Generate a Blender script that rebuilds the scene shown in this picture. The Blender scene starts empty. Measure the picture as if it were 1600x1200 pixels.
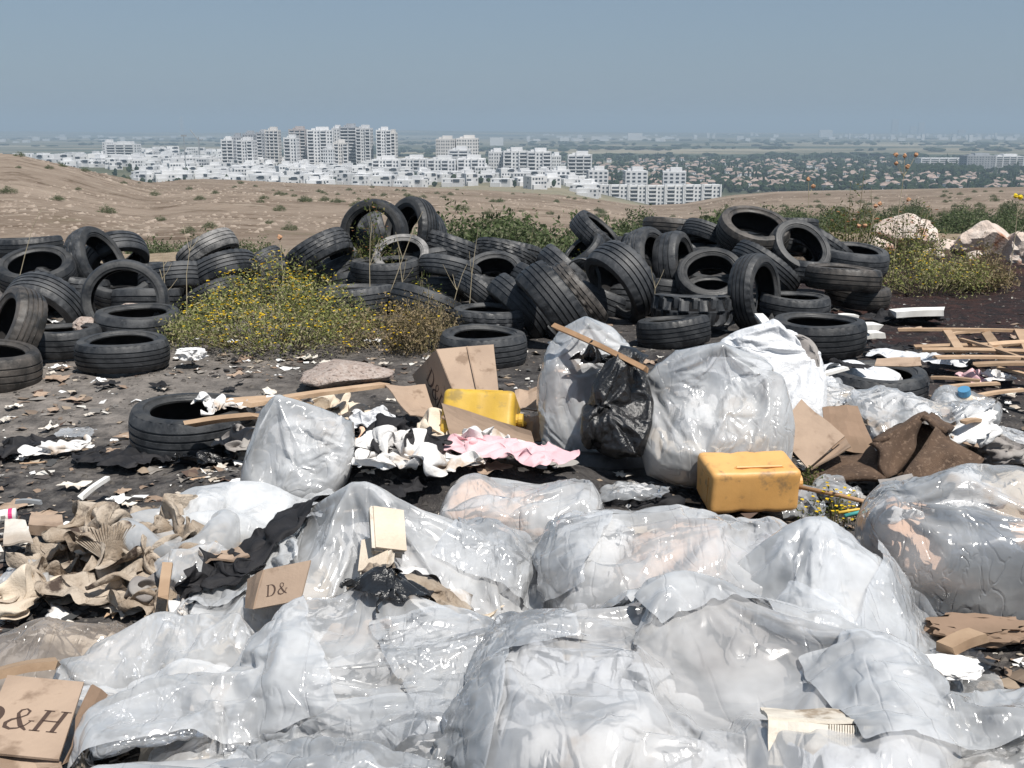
import bpy, bmesh, math, random
import numpy as np
from mathutils import Vector, Matrix, Quaternion, noise

sc = bpy.context.scene
COL = sc.collection
R = math.radians

# ------------------------------------------------------------------ camera
FPX, PITCH, CAMZ = 1715.0, R(13.13), 1.6
cam = bpy.data.cameras.new('camera')
camo = bpy.data.objects.new('camera', cam)
COL.objects.link(camo)
camo.location = (0, 0, CAMZ)
camo.rotation_euler = (math.pi / 2 - PITCH, 0, 0)
cam.sensor_width = 36
cam.lens = 36 * FPX / 1600
cam.clip_start = 0.05
cam.clip_end = 80000
sc.camera = camo

# ------------------------------------------------------------------ sky, sun, exposure
HAZE_D, HAZE_C = 0.00022, (.515, .65, .775)
SUN_EL, SUN_AZ = 60.0, 35.0          # azimuth: degrees to the right of straight behind the camera
world = bpy.data.worlds.new('World')
sc.world = world
world.use_nodes = True
wn = world.node_tree
sky = wn.nodes.new('ShaderNodeTexSky')
sky.sky_type = 'NISHITA'
sky.sun_disc = False
sky.sun_elevation = R(SUN_EL)
sky.sun_rotation = R(180 - SUN_AZ)
sky.air_density = 1.0
sky.dust_density = 1.0
sky.ozone_density = 2.5
hsv = wn.nodes.new('ShaderNodeHueSaturation')
hsv.inputs['Saturation'].default_value = 0.95
hsv.inputs['Value'].default_value = 1.0
wn.links.new(sky.outputs[0], hsv.inputs['Color'])
skm = wn.nodes.new('ShaderNodeMix')          # thick summer haze evens the whole sky out
skm.data_type = 'RGBA'
skm.inputs[0].default_value = 0.72
skm.inputs[7].default_value = (2.20, 3.0, 4.0, 1)
wn.links.new(hsv.outputs[0], skm.inputs[6])
wn.links.new(skm.outputs[2], wn.nodes['Background'].inputs[0])
wn.nodes['Background'].inputs[1].default_value = 0.075
sun = bpy.data.lights.new('sun', 'SUN')
sun.energy = 4.25
sun.angle = R(0.5)
sun.color = (1.0, 0.955, 0.89)
suno = bpy.data.objects.new('sun', sun)
COL.objects.link(suno)
suno.location = (6, -8, 14)
_az = R(SUN_AZ)
_sd = Vector((math.sin(_az) * math.cos(R(SUN_EL)), -math.cos(_az) * math.cos(R(SUN_EL)), math.sin(R(SUN_EL))))
suno.rotation_euler = _sd.to_track_quat('Z', 'Y').to_euler()
vs = sc.view_settings
vs.view_transform = 'Standard'
vs.look = 'None'
vs.gamma = 1
vs.exposure = 0.47
vs.use_curve_mapping = False
cy = sc.cycles
cy.use_denoising = True
cy.transparent_max_bounces = 24
cy.max_bounces = 8
cy.volume_bounces = 0
cy.caustics_reflective = False
cy.caustics_refractive = False

# ------------------------------------------------------------------ placing by direction
def ray(px, py):
    a = (px - 800) / FPX
    b = -(py - 600) / FPX
    c, s = math.cos(PITCH), math.sin(PITCH)
    return Vector((a, c + b * s, -s + b * c))

def D(px, py, y):
    r = ray(px, py)
    return Vector((0, 0, CAMZ)) + r * (y / r.y)

def G(px, py, z=0.0):
    r = ray(px, py)
    return Vector((0, 0, CAMZ)) + r * ((z - CAMZ) / r.z)

# ------------------------------------------------------------------ object helpers
def new(name, me, parent=None, loc=None, mat=None, smooth=False):
    o = bpy.data.objects.new(name, me)
    COL.objects.link(o)
    if parent:
        o.parent = parent
    if loc is not None:
        o.location = loc
    if mat is not None and me is not None and len(me.materials) == 0:
        me.materials.append(mat)
    if smooth and me is not None:
        me.polygons.foreach_set('use_smooth', [True] * len(me.polygons))
    return o

def tag(o, label=None, cat=None, group=None, kind=None):
    if label: o['label'] = label
    if cat: o['category'] = cat
    if group: o['group'] = group
    if kind: o['kind'] = kind
    return o

def empty(name, loc, label, cat, group=None, rot=None):
    o = bpy.data.objects.new(name, None)
    COL.objects.link(o)
    o.location = loc
    o.empty_display_size = 0.1
    if rot is not None:
        o.rotation_mode = 'QUATERNION'
        o.rotation_quaternion = rot
    return tag(o, label, cat, group)

def mesh(name, V, F, mi=None, mats=()):
    me = bpy.data.meshes.new(name)
    me.from_pydata([tuple(v) for v in V], [], F)
    for m in mats:
        me.materials.append(m)
    if mi is not None:
        me.polygons.foreach_set('material_index', mi)
    me.update()
    return me

def copy_tree(o, parent=None):
    c = o.copy()
    COL.objects.link(c)
    if parent:
        c.parent = parent
    for ch in list(o.children):
        copy_tree(ch, c)
    return c

class MB:
    def __init__(s): s.V = []; s.F = []; s.M = []
    def quad(s, a, b, c, d, m=0):
        n = len(s.V); s.V += [tuple(a), tuple(b), tuple(c), tuple(d)]; s.F.append((n, n + 1, n + 2, n + 3)); s.M.append(m)
    def box(s, c, d, m=0, rot=None):
        n = len(s.V)
        for z in (-1, 1):
            for x, y in ((-1, -1), (1, -1), (1, 1), (-1, 1)):
                v = Vector((x * d[0] / 2, y * d[1] / 2, z * d[2] / 2))
                if rot is not None: v = rot @ v
                s.V.append(tuple(v + Vector(c)))
        for f in ((3, 2, 1, 0), (4, 5, 6, 7), (0, 1, 5, 4), (1, 2, 6, 5), (2, 3, 7, 6), (3, 0, 4, 7)):
            s.F.append(tuple(n + i for i in f)); s.M.append(m)
    def tube(s, pts, r, k=6, m=0, cap=True):
        n = len(s.V); pts = [Vector(p) for p in pts]; L = len(pts)
        rr = r if isinstance(r, (list, tuple)) else [r] * L
        for i, p in enumerate(pts):
            t = (pts[min(i + 1, L - 1)] - pts[max(i - 1, 0)]).normalized()
            u = t.cross(Vector((0.3, 0.2, 1))).normalized() if abs(t.z) < .95 else t.cross(Vector((1, 0, 0))).normalized()
            w = t.cross(u)
            for j in range(k):
                a = 2 * math.pi * j / k
                s.V.append(tuple(p + (u * math.cos(a) + w * math.sin(a)) * rr[i]))
        for i in range(L - 1):
            for j in range(k):
                j2 = (j + 1) % k
                s.F.append((n + i * k + j, n + i * k + j2, n + (i + 1) * k + j2, n + (i + 1) * k + j)); s.M.append(m)
        if cap:
            s.F.append(tuple(n + j for j in reversed(range(k)))); s.M.append(m)
            s.F.append(tuple(n + (L - 1) * k + j for j in range(k))); s.M.append(m)
    def me(s, name, mats=()):
        return mesh(name, s.V, s.F, s.M, mats)

def slab(pts, t, name='panel', bulge=0.0, seed=0, div=0):
    """a sheet of real thickness between four corner points, optionally bowed"""
    p = [Vector(q) for q in pts]
    n = (p[1] - p[0]).cross(p[3] - p[0]).normalized()
    k = max(div, 1)
    V = []; F = []
    for side in (0, 1):
        for j in range(k + 1):
            for i in range(k + 1):
                u, v = i / k, j / k
                q = p[0] * (1 - u) * (1 - v) + p[1] * u * (1 - v) + p[2] * u * v + p[3] * (1 - u) * v
                b = bulge * (noise.noise(Vector((u * 2.3 + seed, v * 2.3, seed * 1.7))) if k > 1 else 0)
                V.append(q + n * (b + (t / 2 if side else -t / 2)))
    N1 = (k + 1) ** 2
    idx = lambda i, j, s: s * N1 + j * (k + 1) + i
    for j in range(k):
        for i in range(k):
            F.append((idx(i, j, 1), idx(i + 1, j, 1), idx(i + 1, j + 1, 1), idx(i, j + 1, 1)))
            F.append((idx(i, j + 1, 0), idx(i + 1, j + 1, 0), idx(i + 1, j, 0), idx(i, j, 0)))
    for i in range(k):
        F.append((idx(i, 0, 0), idx(i + 1, 0, 0), idx(i + 1, 0, 1), idx(i, 0, 1)))
        F.append((idx(i + 1, k, 0), idx(i, k, 0), idx(i, k, 1), idx(i + 1, k, 1)))
        F.append((idx(0, i + 1, 0), idx(0, i, 0), idx(0, i, 1), idx(0, i + 1, 1)))
        F.append((idx(k, i, 0), idx(k, i + 1, 0), idx(k, i + 1, 1), idx(k, i, 1)))
    return mesh(name, V, F)

def nz(x, y, seed=0):
    """smooth value noise, arrays in, -1..1 out"""
    x = np.asarray(x, float) + seed * 17.31; y = np.asarray(y, float) - seed * 9.73
    xi = np.floor(x); yi = np.floor(y); fx = x - xi; fy = y - yi
    fx = fx * fx * (3 - 2 * fx); fy = fy * fy * (3 - 2 * fy)
    def h(a, b):
        v = np.sin(a * 127.1 + b * 311.7 + seed * 3.3) * 43758.5453
        return (v - np.floor(v)) * 2 - 1
    return (h(xi, yi) * (1 - fx) + h(xi + 1, yi) * fx) * (1 - fy) + (h(xi, yi + 1) * (1 - fx) + h(xi + 1, yi + 1) * fx) * fy

# ------------------------------------------------------------------ materials
class NT:
    def __init__(s, name):
        s.m = bpy.data.materials.new(name); s.m.use_nodes = True; s.t = s.m.node_tree; s.t.nodes.clear()
        s.out = s.t.nodes.new('ShaderNodeOutputMaterial')
    def n(s, typ, props=None, **ins):
        nd = s.t.nodes.new('ShaderNode' + typ)
        for k, v in (props or {}).items(): setattr(nd, k, v)
        for k, v in ins.items():
            key = int(k[1:]) if k[0] == '_' and k[1:].isdigit() else k.replace('_', ' ')
            s.set(nd.inputs[key], v)
        return nd
    def set(s, sock, v):
        if hasattr(v, 'outputs'): v = v.outputs[0]
        if isinstance(v, bpy.types.NodeSocket): s.t.links.new(v, sock)
        elif isinstance(v, (tuple, list)) and sock.type == 'RGBA': sock.default_value = (*v[:3], 1)
        else: sock.default_value = v
    def math(s, op, a, b=0.0, clamp=False):
        return s.n('Math', {'operation': op, 'use_clamp': clamp}, _0=a, _1=b)
    def ramp(s, fac, lo, hi):
        return s.n('MapRange', None, Value=fac, From_Min=lo, From_Max=hi)
    def mix(s, fac, a, b):
        nd = s.t.nodes.new('ShaderNodeMix'); nd.data_type = 'RGBA'
        s.set(nd.inputs[0], fac); s.set(nd.inputs[6], a); s.set(nd.inputs[7], b)
        return nd.outputs[2]
    def noise(s, scale, detail=4, rough=.55, vec=None, dist=0.0):
        nd = s.n('TexNoise', None, Scale=scale, Detail=detail, Roughness=rough, Distortion=dist)
        s.set(nd.inputs['Vector'], vec if vec is not None else s.obj())
        return nd.outputs[0]
    def obj(s):
        if not hasattr(s, '_o'): s._o = s.n('TexCoord').outputs['Object']
        return s._o
    def rand(s):
        if not hasattr(s, '_r'): s._r = s.n('ObjectInfo').outputs['Random']
        return s._r

def pm(name, c1, c2=None, scale=5.0, rough=.85, bump=0.0, bscale=40.0, lo=.4, hi=.62, c3=None, s3=30.0, spec=.3, vary=0.0, dist=.01):
    t = NT(name)
    col = c1
    if c2 is not None:
        col = t.mix(t.ramp(t.noise(scale, 5, .6), lo, hi), c1, c2)
    if c3 is not None:
        col = t.mix(t.ramp(t.noise(s3, 4, .6), .56, .66), col, c3)
    if vary:
        h = t.n('HueSaturation', None, Color=col)
        v = t.n('MapRange', None, Value=t.rand(), To_Min=1 - vary, To_Max=1 + vary)
        t.set(h.inputs['Value'], v); col = h.outputs[0]
    b = t.n('BsdfPrincipled', None, Roughness=rough)
    b.inputs['Specular IOR Level'].default_value = spec
    t.set(b.inputs['Base Color'], col)
    if bump:
        bp = t.n('Bump', None, Strength=bump, Distance=dist, Height=t.noise(bscale, 6, .65))
        t.set(b.inputs['Normal'], bp)
    t.t.links.new(b.outputs[0], t.out.inputs[0])
    return t.m

def film_mat(name, opac=.45, tint=(.92, .935, .95), rough=.2, crease=.6, scale=7.0, dirt=0.0, dirtc=(.35, .22, .13), seed=0.0, gl=1.0):
    """thin milky polythene: lets part of the light straight through, scatters the rest, glossy skin"""
    t = NT(name)
    L = t.t.links.new
    mp = t.n('Mapping', None, Vector=t.obj(), Location=(seed, seed * .7, 0), Scale=(1, 1, 1))
    v = mp.outputs[0]
    mp2 = t.n('Mapping', None, Vector=v, Rotation=(.4, .3, .8), Scale=(.45, 1.6, 1.0))
    n1 = t.math('ABSOLUTE', t.math('SUBTRACT', t.noise(scale * .55, 2, .4, mp2.outputs[0], .5), .5))
    mp3 = t.n('Mapping', None, Vector=v, Rotation=(.9, -.5, -.6), Scale=(1.7, .4, 1.0))
    n2 = t.math('ABSOLUTE', t.math('SUBTRACT', t.noise(scale * 1.2, 2, .4, mp3.outputs[0], .7), .5))
    wv = t.n('VectorMath', {'operation': 'ADD'}, _0=mp2.outputs[0], _1=t.n('VectorMath', {'operation': 'SCALE'}, _0=t.n('TexNoise', None, Vector=v, Scale=4.0, Detail=2.0).outputs['Color'], Scale=.16).outputs[0]).outputs[0]
    va = t.n('TexVoronoi', {'feature': 'F1'}, Vector=wv, Scale=scale * .75).outputs['Distance']
    vb = t.n('TexVoronoi', {'feature': 'F1'}, Vector=mp3.outputs[0], Scale=scale * 1.9).outputs['Distance']
    zone = t.ramp(t.noise(2.4, 2, .5, v), .38, .62)
    zone2 = t.ramp(t.noise(3.3, 2, .5, mp3.outputs[0]), .46, .62)
    hsum = t.math('ADD', t.math('MULTIPLY', t.math('MINIMUM', n1, .07), .22), t.math('MULTIPLY', t.math('MINIMUM', n2, .05), .25))
    hsum = t.math('ADD', hsum, t.math('MULTIPLY', t.math('MULTIPLY', va, .055), t.math('ADD', t.math('MULTIPLY', zone, .8), .2)))
    hsum = t.math('ADD', hsum, t.math('MULTIPLY', t.math('MULTIPLY', vb, .03), zone2))
    bp = t.n('Bump', None, Strength=crease, Distance=.20, Height=hsum)
    white = t.mix(t.ramp(t.noise(3.2, 4, .6, v), .35, .7), tint, tuple(c * .93 for c in tint))
    op = t.n('MapRange', None, Value=t.noise(3.4, 4, .6, v), From_Min=.35, From_Max=.65, To_Min=opac * .55, To_Max=min(1, opac * 1.35)).outputs[0]
    if dirt:
        dm = t.math('MULTIPLY', t.ramp(t.noise(5.5, 6, .7, v), .52, .72), dirt)
        white = t.mix(dm, white, dirtc)
        op = t.math('MAXIMUM', op, t.math('MULTIPLY', dm, .8))
    lw = t.n('LayerWeight', None, Blend=.35)
    op = t.math('ADD', op, t.math('MULTIPLY', lw.outputs['Facing'], .28), True)
    tr = t.n('BsdfTransparent', None, Color=(.97, .98, 1.0))
    df = t.n('BsdfDiffuse', None, Color=white)
    tl = t.n('BsdfTranslucent', None, Color=white)
    for q in (df, tl): t.set(q.inputs['Normal'], bp)
    m1 = t.n('MixShader', None, _0=.4, _1=df, _2=tl)
    m2 = t.n('MixShader', None, _0=op, _1=tr, _2=m1)
    fr = t.n('Fresnel', None, IOR=1.62, Normal=bp)
    g = t.n('BsdfGlossy', None, Roughness=rough, Normal=bp, Color=(1, 1, 1))
    m3 = t.n('MixShader', None, _0=t.math('MULTIPLY', fr, gl), _1=m2, _2=g)
    L(m3.outputs[0], t.out.inputs[0])
    return t.m

def leaf_mat(name, c1, c2, c3=None):
    t = NT(name)
    geo = t.n('NewGeometry')
    col = t.mix(geo.outputs['Random Per Island'], c1, c2)
    if c3: col = t.mix(t.math('GREATER_THAN', t.math('FRACT', t.math('MULTIPLY', geo.outputs['Random Per Island'], 7.31)), .72), col, c3)
    d = t.n('BsdfDiffuse', None, Color=col); tl = t.n('BsdfTranslucent', None, Color=col)
    m = t.n('MixShader', None, _0=.3, _1=d, _2=tl)
    t.t.links.new(m.outputs[0], t.out.inputs[0])
    return t.m

def rubber_mat(name, base, dust, amount):
    t = NT(name)
    n1 = t.ramp(t.noise(7, 6, .7), .38, .72)
    col = t.mix(t.math('MULTIPLY', n1, amount), base, dust)
    col = t.mix(t.math('MULTIPLY', t.ramp(t.noise(38, 4, .7), .6, .75), amount * .7), col, tuple(c * 1.5 for c in dust))
    h = t.n('HueSaturation', None, Color=col)
    t.set(h.inputs['Value'], t.n('MapRange', None, Value=t.rand(), To_Min=.75, To_Max=1.45))
    b = t.n('BsdfPrincipled', None)
    t.set(b.inputs['Roughness'], t.n('MapRange', None, Value=n1, To_Min=.42, To_Max=.75))
    b.inputs['Specular IOR Level'].default_value = .45
    t.set(b.inputs['Base Color'], h)
    t.set(b.inputs['Normal'], t.n('Bump', None, Strength=.35, Distance=.006, Height=t.noise(60, 5, .7)))
    t.t.links.new(b.outputs[0], t.out.inputs[0])
    return t.m

M = {}
M['tread'] = rubber_mat('tyre_tread_rubber', (.012, .0135, .016), (.075, .078, .083), .8)
M['side'] = rubber_mat('tyre_sidewall_rubber', (.016, .017, .019), (.095, .094, .092), .7)
M['liner'] = pm('tyre_liner_rubber', (.006, .006, .007), (.014, .013, .013), 9, .8)  # shade of the hollow put into the colour, near black even where sunlit
M['grey_side'] = rubber_mat('weathered_rubber', (.05, .05, .05), (.26, .25, .24), .9)
M['brown_side'] = rubber_mat('muddy_rubber', (.018, .0175, .017), (.115, .10, .088), .8)

# ash ground
def ground_mat():
    t = NT('ash_ground')
    o = t.obj()
    sep = t.n('SeparateXYZ', None, Vector=o)
    X, Y = sep.outputs[0], sep.outputs[1]
    n1 = t.noise(1.1, 6, .62); n2 = t.noise(7, 6, .7); n3 = t.noise(45, 4, .75)
    ash = t.mix(t.ramp(n2, .36, .68), (.024, .022, .023), (.105, .097, .092))
    dirt = t.mix(t.ramp(n2, .35, .65), (.12, .108, .098), (.27, .24, .215))
    # trodden paler track on the left, burnt soil to the right
    bx = t.math('ADD', X, t.math('MULTIPLY', t.math('SUBTRACT', n1, .5), 5.0))
    left = t.n('MapRange', None, Value=bx, From_Min=-.4, From_Max=-2.2).outputs[0]
    by = t.math('ADD', Y, t.math('MULTIPLY', t.math('SUBTRACT', n2, .5), 3.0))
    band = t.math('MULTIPLY', t.n('MapRange', None, Value=by, From_Min=4.6, From_Max=6.2).outputs[0], t.n('MapRange', None, Value=by, From_Min=11.8, From_Max=9.0).outputs[0])
    trk = t.math('MULTIPLY', t.math('MULTIPLY', left, band), t.n('MapRange', None, Value=n1, From_Min=.25, From_Max=.48, To_Min=.4, To_Max=1.0).outputs[0])
    col = t.mix(trk, ash, dirt)
    right = t.math('MULTIPLY', t.n('MapRange', None, Value=bx, From_Min=2.0, From_Max=3.2).outputs[0], t.n('MapRange', None, Value=by, From_Min=6.0, From_Max=7.5).outputs[0])
    burnt = t.mix(t.ramp(n2, .42, .66), (.012, .009, .010), (.05, .022, .018))
    col = t.mix(right, col, burnt)
    far = t.n('MapRange', None, Value=by, From_Min=12.2, From_Max=14.2).outputs[0]
    col = t.mix(far, col, t.mix(t.ramp(n2, .35, .65), (.20, .15, .10), (.34, .27, .19)))
    col = t.mix(t.math('MULTIPLY', t.ramp(n3, .6, .72), .55), col, (.30, .27, .24))
    b = t.n('BsdfPrincipled', None, Roughness=.85)
    b.inputs['Specular IOR Level'].default_value = .25
    t.set(b.inputs['Base Color'], col)
    hh = t.math('ADD', t.math('MULTIPLY', n2, 1.0), t.math('MULTIPLY', n3, .35))
    t.set(b.inputs['Normal'], t.n('Bump', None, Strength=.9, Distance=.05, Height=hh))
    t.t.links.new(b.outputs[0], t.out.inputs[0])
    return t.m
M['ground'] = ground_mat()

def hill_mat():
    t = NT('dry_hillside')
    o = t.obj()
    st = t.n('Mapping', None, Vector=o, Rotation=(0, 0, .25), Scale=(.35, 1, 1)).outputs[0]
    n1 = t.noise(.022, 6, .6, st); n2 = t.noise(.16, 6, .68); n3 = t.noise(1.1, 4, .7)
    col = t.mix(t.ramp(n1, .36, .66), (.165, .128, .100), (.275, .222, .178))
    col = t.mix(t.math('MULTIPLY', t.ramp(n2, .52, .66), .8), col, (.085, .060, .043))
    col = t.mix(t.math('MULTIPLY', t.ramp(n3, .55, .66), .6), col, (.31, .26, .21))
    n4 = t.noise(.42, 6, .72, st)
    col = t.mix(t.math('MULTIPLY', t.ramp(n4, .56, .64), .7), col, (.10, .072, .052))
    col = t.mix(t.math('MULTIPLY', t.ramp(n4, .44, .36), .55), col, (.34, .29, .235))
    g = t.math('MULTIPLY', t.ramp(t.noise(.05, 5, .65), .60, .72), .55)
    col = t.mix(g, col, (.10, .105, .055))
    b = t.n('BsdfDiffuse', None, Color=col)
    t.set(b.inputs['Normal'], t.n('Bump', None, Strength=1.0, Distance=.5, Height=t.math('ADD', n2, t.math('MULTIPLY', n3, .35))))
    t.t.links.new(b.outputs[0], t.out.inputs[0])
    return t.m
M['hill'] = hill_mat()

def plain_mat():
    t = NT('valley_plain')
    st = t.n('Mapping', None, Vector=t.obj(), Rotation=(0, 0, .1), Scale=(.35, 1, 1)).outputs[0]
    n1 = t.noise(.0022, 6, .6, st); n2 = t.noise(.012, 5, .6, st)
    vo = t.n('TexVoronoi', None, Vector=st, Scale=.003)
    col = t.mix(t.ramp(n1, .42, .6), (.055, .07, .045), (.26, .225, .16))
    col = t.mix(t.math('MULTIPLY', t.ramp(n2, .5, .62), .7), col, (.05, .06, .04))
    col = t.mix(t.math('MULTIPLY', t.math('GREATER_THAN', vo.outputs['Color'], .72), .6), col, (.33, .29, .21))
    b = t.n('BsdfDiffuse', None, Color=col)
    t.t.links.new(b.outputs[0], t.out.inputs[0])
    return t.m
M['plain'] = plain_mat()

M['white_wall'] = pm('white_render', (.64, .64, .64), (.56, .56, .57), .08, .8, vary=.10)
M['cream_wall'] = pm('cream_render', (.60, .58, .56), (.54, .52, .50), .08, .8, vary=.10)
M['grey_wall'] = pm('grey_stone_cladding', (.38, .39, .41), (.31, .32, .34), .1, .8, vary=.10)
M['brown_wall'] = pm('brown_stone_cladding', (.42, .38, .37), (.36, .33, .32), .1, .8)
M['glass_dark'] = pm('dark_window_glass', (.045, .055, .07), None, rough=.3, spec=.5)
M['roof_red'] = pm('clay_roof_tiles', (.31, .235, .20), (.25, .195, .17), .3, .85, vary=.25)
M['steel'] = pm('grey_steel', (.25, .26, .27), None, rough=.5)
M['leaf_olive'] = leaf_mat('olive_leaves', (.055, .08, .035), (.13, .16, .08), (.175, .185, .115))
M['leaf_weed'] = leaf_mat('weed_leaves', (.05, .075, .025), (.13, .15, .05), (.17, .15, .07))
M['leaf_yellow'] = leaf_mat('straggly_leaves', (.13, .16, .055), (.33, .335, .13), (.40, .36, .21))
M['leaf_dry'] = leaf_mat('dry_leaves', (.22, .17, .10), (.34, .27, .17), (.14, .12, .06))
M['leaf_far'] = leaf_mat('far_tree_leaves', (.02, .035, .018), (.05, .07, .035))
M['petal'] = leaf_mat('yellow_petals', (.75, .52, .03), (.85, .66, .06))
M['petal_red'] = leaf_mat('rusty_flower_heads', (.45, .16, .08), (.60, .36, .22))
M['stem'] = pm('dry_stems', (.26, .21, .13), (.16, .15, .08), 8, .9)
M['stem_pale'] = pm('bleached_stems', (.45, .38, .27), (.35, .30, .20), 8, .9)
M['rock'] = pm('limestone', (.55, .45, .385), (.64, .57, .51), 3, .9, .8, 14, c3=(.36, .16, .09), s3=2.2, dist=.05)
M['rock_pink'] = pm('pinkish_rubble', (.44, .345, .295), (.56, .48, .43), 26, .9, 1.0, 55, dist=.03, c3=(.16, .12, .10), s3=40)
M['stone_far'] = pm('pale_field_stones', (.34, .28, .23), (.25, .20, .16), .5, .9)
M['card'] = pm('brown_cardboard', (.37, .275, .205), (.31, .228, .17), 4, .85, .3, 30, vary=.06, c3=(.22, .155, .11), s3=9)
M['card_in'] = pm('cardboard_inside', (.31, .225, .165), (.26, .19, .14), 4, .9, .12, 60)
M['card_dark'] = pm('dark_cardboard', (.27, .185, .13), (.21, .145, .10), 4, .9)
M['carpet'] = pm('brown_carpet', (.135, .088, .06), (.085, .056, .04), 9, .95, .9, 160, c3=(.20, .14, .10), s3=60)
M['wood'] = pm('pale_timber', (.44, .31, .205), (.35, .235, .15), 6, .75, .2, 40, vary=.18)
M['wood_white'] = pm('painted_board', (.78, .77, .74), (.66, .64, .60), 5, .6)
M['wood_brown'] = pm('brown_plank_wood', (.42, .26, .15), (.33, .20, .11), 9, .7, .2, 40)
M['yellow_can'] = pm('yellow_plastic', (.60, .385, .05), (.50, .31, .04), 5, .5, .1, 30, c3=(.34, .23, .06), s3=12, spec=.5)
M['orange_can'] = pm('orange_plastic', (.68, .375, .125), (.60, .325, .105), 5, .5, .12, 30, c3=(.33, .20, .09), s3=11, spec=.5)
M['pink'] = pm('pink_cloth', (.72, .48, .50), (.66, .42, .45), 6, .9, .3, 120)
M['white_cloth'] = pm('white_cloth', (.72, .71, .70), (.60, .58, .56), 5, .9, .4, 90, c3=(.42, .33, .25), s3=6)
M['cream_cloth'] = pm('cream_cloth', (.66, .57, .46), (.56, .47, .37), 5, .9, .4, 90)
M['beige_cloth'] = pm('soiled_beige_cloth', (.47, .40, .325), (.28, .22, .165), 8, .95, .8, 34, c3=(.07, .05, .04), s3=11, dist=.02)
M['black_cloth'] = pm('black_cloth', (.012, .012, .014), (.024, .023, .025), 8, .75, .3, 60)
M['black_film'] = pm('black_bin_liner', (.010, .010, .011), (.016, .016, .017), 5, .24, .55, 13, spec=.6, dist=.03)
M['grey_cloth'] = pm('grey_cloth', (.23, .21, .20), (.33, .31, .29), 6, .9, .3, 80)
M['peach'] = pm('peach_cloth', (.74, .50, .36), (.66, .44, .32), 4, .9, .5, 60)
M['denim'] = pm('dark_blue_cloth', (.05, .07, .10), (.09, .11, .15), 5, .9, .3, 80)
M['lilac'] = pm('lilac_cloth', (.60, .52, .60), (.66, .60, .66), 4, .9)
M['sacking'] = pm('white_woven_sack', (.66, .67, .69), (.58, .59, .61), 4, .55, .5, 14, spec=.4, dist=.04)
M['foam'] = pm('white_foam', (.80, .80, .79), (.72, .71, .70), 8, .8, .6, 40)
M['paper'] = pm('scrap_paper', (.62, .58, .52), (.40, .34, .28), 3, .9, vary=.3)
M['blue'] = pm('blue_plastic', (.08, .24, .40), None, rough=.4)
M['teal'] = pm('teal_cord', (.05, .28, .28), (.08, .34, .30), 20, .6)
M['ink'] = pm('brown_print_ink', (.07, .045, .035), None, rough=.8)
M['magenta'] = pm('magenta_print', (.55, .04, .16), None, rough=.5)
M['book'] = pm('cream_book_pages', (.64, .59, .51), (.52, .46, .385), 7, .9, .3, 40, c3=(.30, .24, .18), s3=14)
M['film'] = film_mat('milky_polythene', .52, rough=.135, seed=0)
M['film_dense'] = film_mat('thick_milky_polythene', .62, (.88, .90, .92), .2, .5, 5.0, seed=3.1)
M['film_clear'] = film_mat('clear_polythene', .30, (.90, .92, .94), .15, .7, 8, seed=5.2)
M['film_dirty'] = film_mat('soiled_polythene', .38, (.87, .87, .86), .19, .6, 8, dirt=.55, seed=8.4)
M['film_brown'] = film_mat('brownish_polythene', .45, (.62, .53, .45), .22, .7, 9, dirt=.7, seed=1.4)
M['film_grey'] = film_mat('grey_milky_polythene', .47, (.90, .905, .915), .16, .7, 6, dirt=.12, dirtc=(.45, .38, .32), seed=6.6)
M['film_white'] = film_mat('opaque_white_polythene', .88, (.86, .88, .90), .3, .5, 6, seed=2.2, gl=.7)

# ------------------------------------------------------------------ terrain
def crest(px):
    k = [(-600, 232), (0, 240), (60, 240), (110, 251), (170, 266), (230, 279), (262, 284), (330, 279), (420, 283), (520, 288), (640, 292), (760, 297), (860, 304), (930, 312), (990, 321), (1060, 318), (1130, 305), (1200, 299), (1400, 295), (1600, 291), (2300, 286)]
    return np.interp(px, [a for a, b in k], [b for a, b in k])

def H(x, y):
    """height of the land beyond the dump"""
    x = np.asarray(x, float); y = np.asarray(y, float)
    u = x / np.maximum(y, 1)
    px = 800 + u * FPX * math.cos(PITCH) * 1.0
    dc = np.interp(px, [-600, 0, 150, 300, 500, 900, 1100, 1700], [170, 190, 210, 300, 340, 350, 390, 400])
    dep = PITCH + np.arctan((crest(px) - 600) / FPX)
    zc = CAMZ - dc * np.tan(dep)
    z0 = np.interp(y, [14, 20, 30, 50], [-.12, -.7, -1.9, -4.1])
    t = np.clip((y - 50) / (dc - 50), 0, 1)
    z1 = -4.1 + (zc + 4.1) * t - 1.8 * np.sin(np.pi * t) * (0.5 + 0.5 * nz(x / 60, y / 90, 4))
    base = np.where(y < 50, z0, z1)
    und = nz(x / 23, y / 23, 1) * .55 + nz(x / 7, y / 7, 2) * .16
    base = base + und * np.clip((y - 18) / 40, 0, 1) * np.clip(1.3 - t, .25, 1)
    s = np.clip((y - dc) / 350, 0, 1)
    pl = np.interp(y, [700, 850, 1200, 1450, 60000], [-40, -43, -48, -62, -62])
    pl = pl + (-62 - pl) * np.clip((x - 30) / 90, 0, 1)
    out = zc - .35 - (np.minimum((y - dc) * .16, 300))
    far = np.maximum(np.minimum(out, zc), pl)
    return np.where(y <= dc, base, far)

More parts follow.
